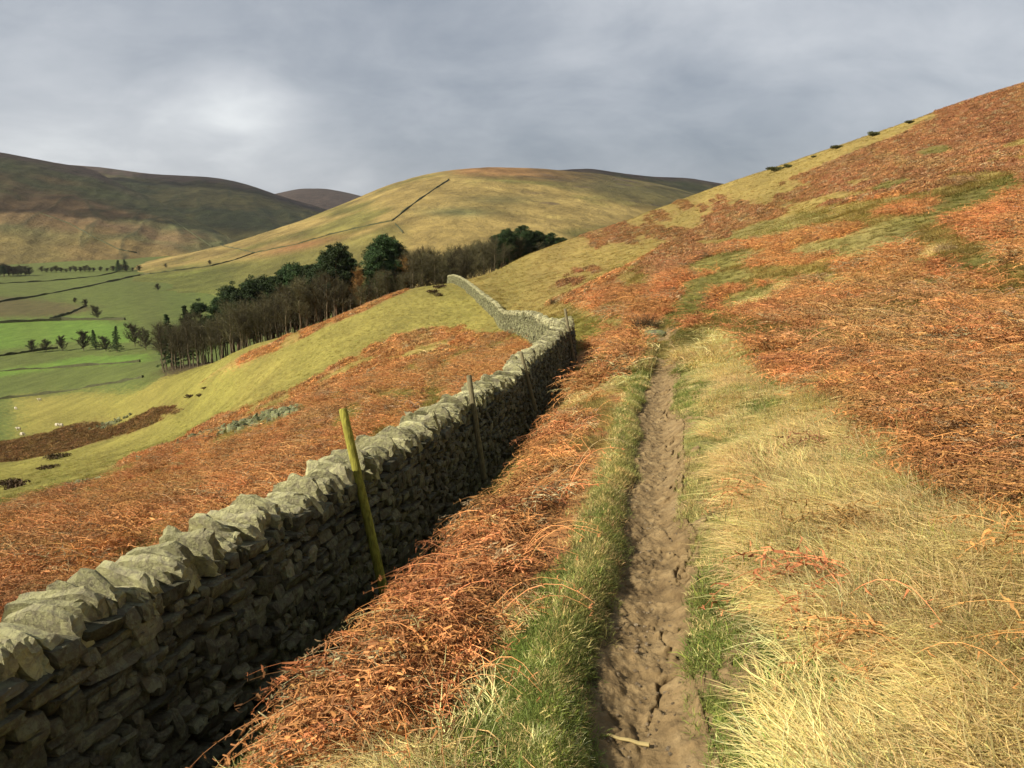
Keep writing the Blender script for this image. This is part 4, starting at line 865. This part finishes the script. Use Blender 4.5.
OUT = np.array([(150, 318), (160, 312), (167, 311), (176, 316), (184, 303), (192, 312), (200, 300), (215, 296), (228, 283), (240, 285), (252, 277), (262, 280), (272, 270), (290, 262), (303, 259), (318, 258), (334, 240), (345, 250), (356, 262), (368, 250), (382, 231), (392, 234), (402, 246), (415, 243), (428, 240), (445, 243), (460, 238), (475, 236), (490, 234), (505, 226), (520, 224), (535, 229), (550, 231), (562, 236), (575, 242)], float)
FRONT = np.array([(150, 200), (200, 186), (240, 174), (300, 172), (365, 168), (420, 172), (460, 190), (500, 225), (575, 270)], float)
spec = [  # kind, px, row offset, outline offset, label
 ('spruce_tree', 167, 6, 0, 'small dark spruce at the far left end of the wood'), ('spruce_tree', 184, 16, -1, 'pointed dark spruce rising above the bare trees near the left end of the wood'), ('pine_tree', 199, 22, -1, 'small dark pine just right of the pointed spruce'),
 ('pine_tree', 229, 28, 0, 'round headed dark pine standing behind the bare trees'), ('pine_tree', 252, 26, 0, 'dark pine between the round headed pine and the long pine row'), ('pine_tree', 271, 26, 0, 'upright green pine at the lower end of the long pine row'),
 ('pine_tree', 290, 26, 0, 'dark pine in the pine row below the big lit pine'), ('pine_tree', 304, 24, 0, 'dark pine just below the big lit pine'), ('pine_tree', 318, 20, 3, 'dark pine touching the big lit pine on its downhill side'), ('pine_tree', 333, 6, 0, 'big sunlit pine with a broad green head above bare pale trunks'), ('pine_tree', 344, 9, 2, 'broad dark pine crowding the big sunlit pine'),
 ('larch_tree', 357, 3, 3, 'russet orange larch between the two big pines'), ('pine_tree', 374, 8, 8, 'dark pine leaning against the tallest pine'), ('pine_tree', 384, 12, 0, 'tallest dark pine in the middle of the wood'), ('pine_tree', 394, 14, 2, 'dark pine just right of the tallest pine'), ('larch_tree', 405, 8, 6, 'russet brown larch right of the tallest pine'),
 ('pine_tree', 505, 8, 0, 'round dark pine at the start of the upper pines'), ('pine_tree', 520, 12, 0, 'highest dark pine at the upper right of the wood'), ('pine_tree', 535, 6, 0, 'dark pine second from the right end of the wood'), ('pine_tree', 549, 4, 1, 'dark pine near the right end where the hillside hides its foot'), ('pine_tree', 561, 2, 1, 'last dark pine at the right end of the wood')]
for k_, px, ro, oo, lb in spec:
    D = float(np.interp(px, FRONT[:, 0], FRONT[:, 1])) + ro; top = P(px, float(np.interp(px, OUT[:, 0], OUT[:, 1])) + oo, D); tree(k_, top[0], top[1], top[2], lb, 'pines and larches in the hillside wood', 15, 1.15 if k_ == 'pine_tree' else 1.0)
for a_, b_, st_, ros, lb in ((218, 348, 8, (24, 33), 'dark pine in the back of the long pine row'), (376, 400, 9, (20,), 'dark pine behind the tallest pine'), (498, 566, 7, (8, 18), 'dark pine behind the upper right pines')):
    for ro in ros:
        px = a_ + rng.uniform(0, 3)
        while px < b_:
            D = float(np.interp(px, FRONT[:, 0], FRONT[:, 1])) + ro + rng.uniform(-2, 2); top = P(px, float(np.interp(px, OUT[:, 0], OUT[:, 1])) + rng.uniform(1, 8), D); tree('pine_tree', top[0], top[1], top[2], lb, 'pines and larches in the hillside wood', 15, 1.1); px += st_ * rng.uniform(.8, 1.3)
for ro in (0, 5, 11, 18, 27):
    px = 158 + rng.uniform(0, 4)
    while px < 566:
        D = float(np.interp(px, FRONT[:, 0], FRONT[:, 1])) + ro + rng.uniform(-2, 2); oy = float(np.interp(px, OUT[:, 0], OUT[:, 1]))
        if px < 330: drop = 11 + rng.uniform(0, 16)
        elif px < 405: drop = 24 + rng.uniform(0, 14)
        elif px < 500: drop = rng.uniform(0, 7)
        else: drop = 10 + rng.uniform(0, 8)
        if px < 200: drop = 3 + rng.uniform(0, 10)
        if ro > 15 and px < 400: drop += 4
        top = P(px, oy + drop, D); zt = top[2]; z0 = float(zland([top[0]], [top[1]])[0])
        zone = 'left end of the wood' if px < 230 else 'lower middle of the wood' if px < 330 else 'among the big pines' if px < 405 else 'above the far wall end' if px < 500 else 'beneath the upper right pines'
        zone = zone; row = 'front' if ro < 9 else 'back'
        if zt - z0 > 3.5: tree('bare_tree', top[0], top[1], zt, 'bare broadleaf tree, %s row, %s' % (row, zone), 'bare broadleaf trees in the hillside wood', 14, 1.1)
        px += rng.uniform(7, 13) * (1 if ro else 0.9)
# trees and bushes in the valley, (kind, photo column, foot row, height m, width)
vt = [('spruce_tree', 96, 350, 10, .9, 'small dark conifer left of the taller one in the valley copse'), ('spruce_tree', 117, 352, 12, .9, 'taller dark conifer standing alone right of the valley copse'), ('round_tree', 84, 351, 9, 1, 'brown bare tree at the left of the valley copse'), ('round_tree', 106, 352, 7, 1, 'low bare tree between the two valley conifers'),
      ('round_tree', 135, 346, 10, 1, 'grey bare tree between the valley copse and the wood'), ('round_tree', 146, 350, 9, 1, 'brown bare tree touching the left end of the wood'), ('round_tree', 86, 308, 6, 1, 'small bare tree at the end of the short field wall'), ('round_tree', 97, 319, 8, 1, 'round bare tree above the long valley hedge'),
      ('round_tree', 158, 291, 6, 1, 'small round bush alone on the green slope'), ('round_tree', 75, 303, 4, 1, 'tiny bush in the upper valley field'), ('round_tree', 33, 353, 6, 1, 'bare shrub on the bright field edge, left of the copse'), ('round_tree', 46, 352, 6, 1, 'second bare shrub on the bright field edge, nearer the copse'), ('round_tree', 62, 351, 7, 1, 'bare shrub beside the valley copse'), ('round_tree', 166, 268, 5, 1, 'bush on the wall across the green slope'), ('round_tree', 210, 265, 5, 1, 'bush farther up the wall across the green slope'),
      ('spruce_tree', 118, 272, 14, 1.6, 'dark conifer by the far valley farm, left of the pair'), ('spruce_tree', 126, 271, 14, 1.6, 'dark conifer by the far valley farm, right of the pair'), ('pine_tree', 4, 277, 12, 1.3, 'dark evergreen at the far left edge of the valley floor')]
for k_, px, py, H, w_, lb in vt:
    h_ = hit_any(px, py)
    e_ = tree(k_, h_[0], h_[1], None, lb, None, H * 1.1, w_ * (1.45 if k_ == 'round_tree' else 1.1)); e_.location.z = h_[2] - 0.2
for i, px in enumerate(list(np.arange(-4, 32, 4.2)) + list(np.arange(42, 92, 4.8)) + list(np.arange(94, 146, 6.5))):
    lb = ('bare brown tree in the far left woodland at the foot of the moor', 'bare trees of the far left woodland') if px < 36 else ('small bare tree in the thin line along the foot of the left moor', 'bare trees lining the foot of the moor')
    h_ = hit_any(px, 276 - (px > 36) * 3 - px * 0.015); e_ = tree('round_tree', h_[0], h_[1], None, lb[0], lb[1], rng.uniform(9, 14) if px < 36 else rng.uniform(4, 8), rng.uniform(1.6, 2.6)); e_.location.z = h_[2] - 0.3
# ------------------------------------------------------------------ field walls far off
M_fw = stone_mat('field_wall_stone', (0.05, 0.052, 0.027), (0.09, 0.09, 0.045), (0.09, 0.10, 0.042), 0.6, 0.4)
def field_wall(pts, label, h=1.5, w=0.8, cat='wall', nm='field_wall', mat=None):
    q = []
    for (a, b) in zip(pts[:-1], pts[1:]):
        for k in np.linspace(0, 1, 9)[:-1]: q.append(hit_any(a[0] + (b[0] - a[0]) * k, a[1] + (b[1] - a[1]) * k))
    q.append(hit_any(*pts[-1])); q = np.array(q); n_ = len(q); d = np.gradient(q, axis=0)[:, :2]; d /= np.linalg.norm(d, axis=1)[:, None] + 1e-9; N = np.stack([-d[:, 1], d[:, 0], 0 * d[:, 0]], 1)
    # sub-divide and drape
    V = []; 
    for i in range(n_):
        hh = h * 0.8 * rng.uniform(0.45, 1.25)
        for a, b in ((-w, -1.5), (w, -1.5), (w * .6, hh), (-w * .6, hh)): V.append(q[i] + N[i] * a * 0.7 + np.array([0, 0, b]))
    Q = [(i * 4 + j, i * 4 + (j + 1) % 4, i * 4 + 4 + (j + 1) % 4, i * 4 + 4 + j) for i in range(n_ - 1) for j in range(4)] + [(3, 2, 1, 0), (n_ * 4 - 4, n_ * 4 - 3, n_ * 4 - 2, n_ * 4 - 1)]
    V = np.array(V); o_ = put(nm, mesh_np(nm, V - V[0], np.array(Q), [mat or M_fw], attrs={'tint': rng.uniform(.8, 1.2, len(V))}), None, tuple(V[0])); tag(o_, label, cat); return o_
field_wall([(449, 180), (433, 190), (412, 205), (392, 221)], 'dark wall climbing straight up the golden hill', 2.0, 1.3)
field_wall([(392, 221), (362, 227), (329, 235), (298, 244), (255, 253), (235, 260), (212, 266), (175, 271), (135, 276), (100, 284), (50, 294), (0, 302), (-30, 307)], 'long dark wall running along the foot of the golden hill into the valley', 1.8, 1.1)
field_wall([(222, 246), (238, 249), (255, 253)], 'short wall joining the long wall from the hill edge', 1.5, .9)
field_wall([(-20, 286), (0, 284), (50, 281), (100, 276), (117, 272)], 'faint wall across the farthest green fields', 1.5, .9)
field_wall([(-20, 324), (0, 323), (62, 320), (125, 320)], 'dark hedge along the top of the bright green field', 2.2, 1.2, 'hedge', 'hedge')
field_wall([(50, 319), (70, 313), (87, 306)], 'short slanting wall above the hedge', 1.5, .8)
field_wall([(-20, 374), (0, 372), (59, 368), (140, 362)], 'wall below the second bright field', 1.3, .6)
field_wall([(-20, 403), (0, 400), (73, 391), (143, 379)], 'wall across the dull pasture, nearest of the valley walls', 1.2, .6)
field_wall([(-20, 359), (0, 356), (30, 352), (58, 349)], 'wall along the lower edge of the bright green field', 1.5, .7)
field_wall([(40, 213), (70, 224), (95, 238), (120, 250), (137, 253)], 'dark broken wall slanting down the left moor', 2.0, 1.4)
field_wall([(172, 219), (190, 232), (212, 247)], 'dark wall dropping to the valley head below the moor', 2.0, 1.4)
field_wall([(395, 224), (399, 228), (403, 233)], 'short wall running from the hill corner towards the wood', 1.5, .9)
# ------------------------------------------------------------------ shrubs, tufts, stones, sheep
def bush(px, py, w_, h_, label, group=None, mat=None, nm='gorse_bush', cat='bush', D=None, n_=700):
    p = hit(px, py) if D is None else P(px, py, D); z = float(zland([p[0]], [p[1]])[0]); A_ = Acc(); rg = np.random.default_rng(int(px * 7 + py))
    for i in range(7): needles(A_, np.array([rg.uniform(-.6, .6) * w_ / 2, rg.uniform(-.5, .5) * w_ / 2, h_ * rg.uniform(.25, .6)]), w_ * .28, n_ // 7, .05 * w_ + .03, rg, h_ / w_ * .9)
    for i in range(6): tube(A_, (0, 0, -.1), (rg.uniform(-.4, .4) * w_, rg.uniform(-.3, .3) * w_, h_ * .6), .03, .01, 4, .8)
    o_ = put(nm, A_.mesh(nm, [mat or M_gorse]), None, (p[0], p[1], z)); tag(o_, label, cat, group); return o_
for px, py, w_, h_, lb in [(775, 170, 5.0, 2.2, 'wide low gorse bush lowest on the skyline'), (789, 166, 3.2, 1.4, 'small gorse bush beside the lowest one on the skyline'), (813, 157, 1.8, 1.2, 'tiny gorse bush alone on the skyline'), (836, 149, 3.6, 1.9, 'gorse bush in the middle of the skyline row'), (873, 136, 3.4, 2.0, 'dark gorse bush second highest on the skyline'), (909, 123, 2.4, 1.4, 'small gorse bush highest on the skyline')]:
    bush(px, py + 2, w_ * .8, h_ * .62, lb, 'gorse bushes on the hillside skyline')
for px, py, w_, h_, lb in [(439, 288, 2.2, .7, 'dark clump beside the wall end, uppermost of three'), (433, 294, 1.8, .6, 'dark clump beside the wall end, left of three'), (437, 297, 1.4, .5, 'small dark clump beside the wall end, lowest of three'), (13, 488, 2.4, .5, 'dark rush clump at the left edge of the pasture'), (3, 484, 2, .5, 'small dark rush clump cut by the left edge'), (49, 470, 2.0, .5, 'small dark rush clump below the brown band'), (58, 458, 4, .8, 'dark clump at the lower rim of the brown band'), (190, 397, 1.8, .7, 'tiny dark clump at the top of the brown band'), (199, 397, 1.4, .6, 'tiny dark clump right of the brown band top'), (204, 319+70, 1.2, .5, 'last tiny dark clump on the green slope')]:
    bush(px, py, w_, h_, lb, 'dark rush clumps in the pasture', M_rush, 'rush_clump', 'rushes', n_=300)
for x_, w2, px, py, lb, mt in [(0, 1, 646, 330, 'dark rush tuft beside the far end of the footpath', M_rush), (0, 1.3, 556, 304, 'dark rush tuft above the corner of the wall', M_rush)]:
    p = hit(px, py); D_ = float(np.linalg.norm(p)); 
    for k in range(1):
        rg = np.random.default_rng(int(px)); A_ = merge(blades(420, .38 * w2, .3, .62, .012, 1.15, .3, 1.2, 3, 0, 3.0, (.5, 1.4), rg=rg)); o_ = put('rush_tuft', A_.mesh('rush_tuft', [mt]), None, tuple(np.array([p[0], p[1], zland([p[0]], [p[1]])[0]]))); tag(o_, lb, 'rushes')
for px, py, s_, lb in [(945, 252, .9, 'large pale dry tussock among the bracken on the right'), (803, 281, .9, 'pale dry tussock near the green patches'), (793, 291, .7, 'smaller pale tussock just below the first'), (865, 288, .6, 'small pale tussock in the middle of the bracken'), (798, 318, .7, 'pale tussock at the lower edge of the bracken'), (754, 240, .9, 'pale tussock low on the upper slope'), (970, 305, .6, 'small pale tussock at the right of the bracken'), (935, 470, .35, 'low pale tussock where grass meets bracken')]:
    p = hit(px, py); rg = np.random.default_rng(int(px)); A_ = merge(blades(330, .30 * s_, .4 * s_, .75 * s_, .014 * s_, 1.0, .3, 2.4, 4, 1, 3.0, (.7, 1.2), rg=rg)); o_ = put('grass_tussock', A_.mesh('grass_tussock', [M_tuss]), None, (p[0], p[1], float(zland([p[0]], [p[1]])[0]))); tag(o_, lb, 'grass tussock', 'pale tussocks on the right hillside')
M_rub = stone_mat('fallen_wall_stone', (0.12, 0.12, 0.075), (0.22, 0.22, 0.14), (0.22, 0.24, 0.10), 5, .5)
def rubble(line, half, n_, smin, smax, label):
    U, Q = boxgrid(2, 2, 2); pts = np.array([hit(*a) for a in line]); rg = np.random.default_rng(len(label)); k = rg.uniform(0, len(pts) - 1.001, n_); i = k.astype(int); f = (k - i)[:, None]; p = pts[i] * (1 - f) + pts[i + 1] * f
    x = p[:, 0] + rg.normal(0, half, n_); y = p[:, 1] + rg.normal(0, half, n_); d_ = np.hypot(x - p[:, 0], y - p[:, 1]); z = zland(x, y) + 0.35 * np.exp(-(d_ / half) ** 2) * rg.uniform(.3, 1, n_) * min(1, half); s_ = rg.uniform(smin, smax, (n_, 1, 1)) * rg.uniform(.5, 1.2, (n_, 1, 3)); V = rockify(U, n_, rg, 4, .16) * s_
    V += np.stack([x, y, z], 1)[:, None]; o0 = np.array([x[0], y[0], z[0]]); A_ = Acc(); A_.add(V.reshape(-1, 3) - o0, (Q[None] + np.arange(n_)[:, None, None] * len(U)).reshape(-1, 4), np.repeat(rg.uniform(.6, 1.3, n_), len(U)))
    o_ = put('stone_rubble', A_.mesh('stone_rubble', [M_rub]), None, tuple(o0)); tag(o_, label, 'rubble'); return o_
rubble([(196, 442), (212, 436), (235, 432)], 1.3, 420, .10, .26, 'lower patch of fallen wall stones in the bracken left of the wall')
rubble([(240, 428), (262, 420), (290, 416)], .9, 260, .10, .24, 'upper patch of fallen wall stones running up beside the green pasture')
rubble([(62, 490), (76, 485), (86, 482)], .5, 90, .07, .16, 'small patch of grey stones low in the bracken')
rubble([(-8, 514), (10, 509), (24, 506)], .5, 110, .07, .16, 'grey stones at the left edge of the bracken')
rubble([(100, 425), (112, 423), (124, 418)], 1.2, 60, .2, .5, 'pale stones on the rim of the brown rushes')
U, Q = boxgrid(5, 5, 5)
def boulder(px, py, sx, sy, sz, label, mat, nm='boulder'):
    p = hit(px, py); V = rockify(U, 1, np.random.default_rng(int(px)), 3.2, .05)[0] * np.array([sx, sy, sz]); o_ = put(nm, mesh_np(nm, V, Q, [mat], attrs={'tint': np.full(len(V), .9)}), None, (p[0], p[1], float(zland([p[0]], [p[1]])[0]) + sz * .5)); tag(o_, label, 'stone'); return o_
boulder(655, 337, .28, .22, .14, 'grey boulder half buried by the dark rush tuft', M_rub);
boulder(451, 280, .55, .5, 1.0, 'upright stone at the far end of the wall on the crest', M_rub, 'stone_pillar')
# a bleached stick on the path
A_ = Acc(); pz = float(zland([xpath(np.array(2.15))], [2.15])[0]); x0 = float(xpath(np.array(2.15)))
for i in range(5): tube(A_, (-.07 + .03 * i, -.012 * i + .06, .004 * (i % 2)), (-.07 + .03 * (i + 1), -.012 * (i + 1) + .06, .004 * ((i + 1) % 2)), .004 + .0007 * i, .0045 + .0007 * i, 6)
st = put('stick', A_.mesh('stick', [M_tuss]), None, (x0 - .05, 2.2, pz + .02)); tag(st, 'small bleached stick lying on the mud at the near end of the path', 'stick')
# sheep: one continuous fleece body, with a dark face as its child
M_wool, t, b, o = newmat('wool'); b.inputs['Base Color'].default_value = (.62, .56, .44, 1); M_face, t, b, o = newmat('sheep_face'); b.inputs['Base Color'].default_value = (.30, .26, .20, 1)
def skin_mesh(name, verts, edges, radii, mat, sub=2):
    me = bpy.data.meshes.new(name); me.from_pydata(verts, edges, []); o = bpy.data.objects.new(name, me); C.objects.link(o)
    md = o.modifiers.new('skin', 'SKIN'); lay = me.skin_vertices[0].data
    for i, r_ in enumerate(radii): lay[i].radius = (r_, r_); lay[i].use_root = (i == 0)
    sb = o.modifiers.new('sub', 'SUBSURF'); sb.levels = sub; sb.render_levels = sub
    dg = bpy.context.evaluated_depsgraph_get(); m2 = bpy.data.meshes.new_from_object(o.evaluated_get(dg)); bpy.data.objects.remove(o); m2.materials.clear(); m2.materials.append(mat); m2.name = name
    for p_ in m2.polygons: p_.use_smooth = True
    return m2
def sheep_meshes(graze):
    v = [(0, 0, .62), (.35, 0, .63), (.48, 0, .70), (-.35, 0, .62), (-.47, 0, .55)]; r_ = [.29, .25, .15, .26, .12]; e = [(0, 1), (1, 2), (0, 3), (3, 4)]
    if graze: v += [(.66, 0, .45), (.78, 0, .20)]
    else: v += [(.62, 0, .86), (.80, 0, .88)]
    r_ += [.11, .075]; e += [(2, 5), (5, 6)]
    for bx, sg in ((.32, 1), (.32, -1), (-.30, 1), (-.30, -1)):
        n0 = len(v); par = 1 if bx > 0 else 3; kx = -.05 if bx < 0 else 0
        v += [(bx, sg * .13, .40), (bx + kx, sg * .13, .22), (bx, sg * .13, .0)]; r_ += [.09, .045, .035]; e += [(par, n0), (n0, n0 + 1), (n0 + 1, n0 + 2)]
    body = skin_mesh('sheep', v, e, r_, M_wool)
    return body
SM = [sheep_meshes(True), sheep_meshes(False)]
for px, py, g_, lb in [(16, 410, 0, 'white sheep standing alone on the left, above the pair'), (19, 430, 1, 'upper sheep of the pair at the far left of the pasture'), (22, 435, 0, 'lower sheep of the pair at the far left of the pasture'), (57, 426, 0, 'left sheep of the two standing close above the brown rushes'), (61.5, 426.5, 1, 'right sheep of the two standing close above the brown rushes'), (40, 402, 1, 'tiny sheep next to the nearest valley wall')]:
    p = hit(px, py); o_ = put('sheep', SM[g_], None, (p[0], p[1], float(zland([p[0]], [p[1]])[0]) - .02)); o_.rotation_euler = (0, 0, rng.uniform(-.6, .6) + (math.pi if g_ else 0)); tag(o_, lb, 'sheep', 'sheep grazing in the left pasture')
# ------------------------------------------------------------------ clouds added out of view, high and sunward, to shade the far moors
M_cloud = bpy.data.materials.new('cloud'); M_cloud.use_nodes = True; t = M_cloud.node_tree; t.nodes.clear(); o = node(t, 'ShaderNodeOutputMaterial'); d = node(t, 'ShaderNodeBsdfDiffuse', inp={'Color': (.8, .8, .82, 1)}); tl = node(t, 'ShaderNodeBsdfTranslucent', inp={'Color': (.7, .72, .76, 1)}); mx = node(t, 'ShaderNodeMixShader', inp={0: .5}); t.links.new(d.outputs[0], mx.inputs[1]); t.links.new(tl.outputs[0], mx.inputs[2]); tp = node(t, 'ShaderNodeBsdfTransparent'); m3 = node(t, 'ShaderNodeMixShader', inp={0: .62}); t.links.new(mx.outputs[0], m3.inputs[1]); t.links.new(tp.outputs[0], m3.inputs[2]); t.links.new(m3.outputs[0], o.inputs[0])
def cloud(cx, cy, rx, ry, z, seed, label):
    rg = np.random.default_rng(seed); th = np.linspace(0, 2 * math.pi, 97)[:-1]; ph = np.linspace(0, math.pi, 40); TH, PH = np.meshgrid(th, ph)
    x = np.sin(PH) * np.cos(TH); y = np.sin(PH) * np.sin(TH); zz = np.cos(PH); k = 1 + .28 * fbm(x * 2.2 + seed, y * 2.2 + zz * 1.7, 4, seed) + .10 * fbm(x * 7, y * 7 + zz * 5, 3, seed + 1)
    V = np.stack([cx + x * rx * k, cy + y * ry * k, z + np.where(zz > 0, zz * 170 * k, zz * 40)], -1).reshape(-1, 3); m_ = len(th); Q = [(i * m_ + j, i * m_ + (j + 1) % m_, (i + 1) * m_ + (j + 1) % m_, (i + 1) * m_ + j) for i in range(39) for j in range(m_)]
    o_ = put('cloud', mesh_np('cloud', V, np.array(Q), [M_cloud], True)); tag(o_, label, kind='structure')
off = -np.array([sun_vec.x, sun_vec.y]) / sun_vec.z
def shade_cloud_for(x, y, zg, rx, ry, z, seed, label): cloud(x - off[0] * (z - zg), y - off[1] * (z - zg), rx, ry, z, seed, label)
shade_cloud_for(-1100, 1900, 80, 700, 620, 900, 3, 'large grey cloudbank out of view, added to shade the left moor')
shade_cloud_for(-450, 2700, 80, 700, 420, 900, 4, 'grey cloudbank out of view, added to shade the distant moor')
shade_cloud_for(620, 2150, 60, 560, 420, 900, 5, 'grey cloudbank out of view, added to shade the moor behind the golden hill')

# ------------------------------------------------------------------ air
M_haze = bpy.data.materials.new('haze'); M_haze.use_nodes = True; t = M_haze.node_tree; t.nodes.clear(); o = node(t, 'ShaderNodeOutputMaterial')
pv_ = node(t, 'ShaderNodeVolumePrincipled', inp={'Color': (.80, .86, .95, 1), 'Density': 0.00003, 'Anisotropy': 0.2}); t.links.new(pv_.outputs[0], o.inputs['Volume'])
x0, x1, y0, y1, z0, z1 = -5600, 5600, -2300, 8800, -700, 420
V = [(x, y, z) for z in (z0, z1) for x, y in ((x0, y0), (x1, y0), (x1, y1), (x0, y1))]
hz = put('haze', mesh_np('haze', V, np.array([(3, 2, 1, 0), (4, 5, 6, 7), (0, 1, 5, 4), (1, 2, 6, 5), (2, 3, 7, 6), (3, 0, 4, 7)]), [M_haze])); tag(hz, 'thin pale air over the valley', 'haze', kind='stuff')
scene.cycles.volume_bounces = 0

# loose grit and small stones on the trodden mud
n_ = 420; yy = np.exp(rng.uniform(math.log(1.0), math.log(12), n_)); uu = rng.normal(0, 0.09, n_); xx = xpath(yy) + uu - 0.05 * fbm(yy * 1.6, yy * 0, 3, 5)
U, Q = boxgrid(2, 2, 2); sz = rng.uniform(.003, .008, (n_, 1, 1)) * rng.uniform(.6, 1.3, (n_, 1, 3)); zz_ = np.interp(np.zeros(1), [0], [0]); from_tree = BVHTree.FromPolygons([tuple(v.co) for v in pm.vertices], [tuple(p.vertices) for p in pm.polygons])
zq = np.array([(lambda r_: r_[0].z if r_[0] is not None else -99)(from_tree.ray_cast(Vector((a, b_, 5)), Vector((0, 0, -1)))) for a, b_ in zip(xx, yy)]); ok = zq > -50
V = rockify(U, n_, rng, 4, .14) * sz + np.stack([xx, yy, zq], 1)[:, None]; V = V[ok]; n2_ = len(V); A_ = Acc(); A_.add(V.reshape(-1, 3), (Q[None] + np.arange(n2_)[:, None, None] * len(U)).reshape(-1, 4), np.repeat(rng.uniform(.6, 1.5, n2_), len(U)))
M_grit = stone_mat('grit', (0.17, 0.12, 0.07), (0.32, 0.24, 0.14), (0.38, 0.31, 0.21), 30, .4); tag(put('grit', A_.mesh('grit', [M_grit])), 'small loose stones and crumbs of soil on the footpath', 'grit', kind='stuff')
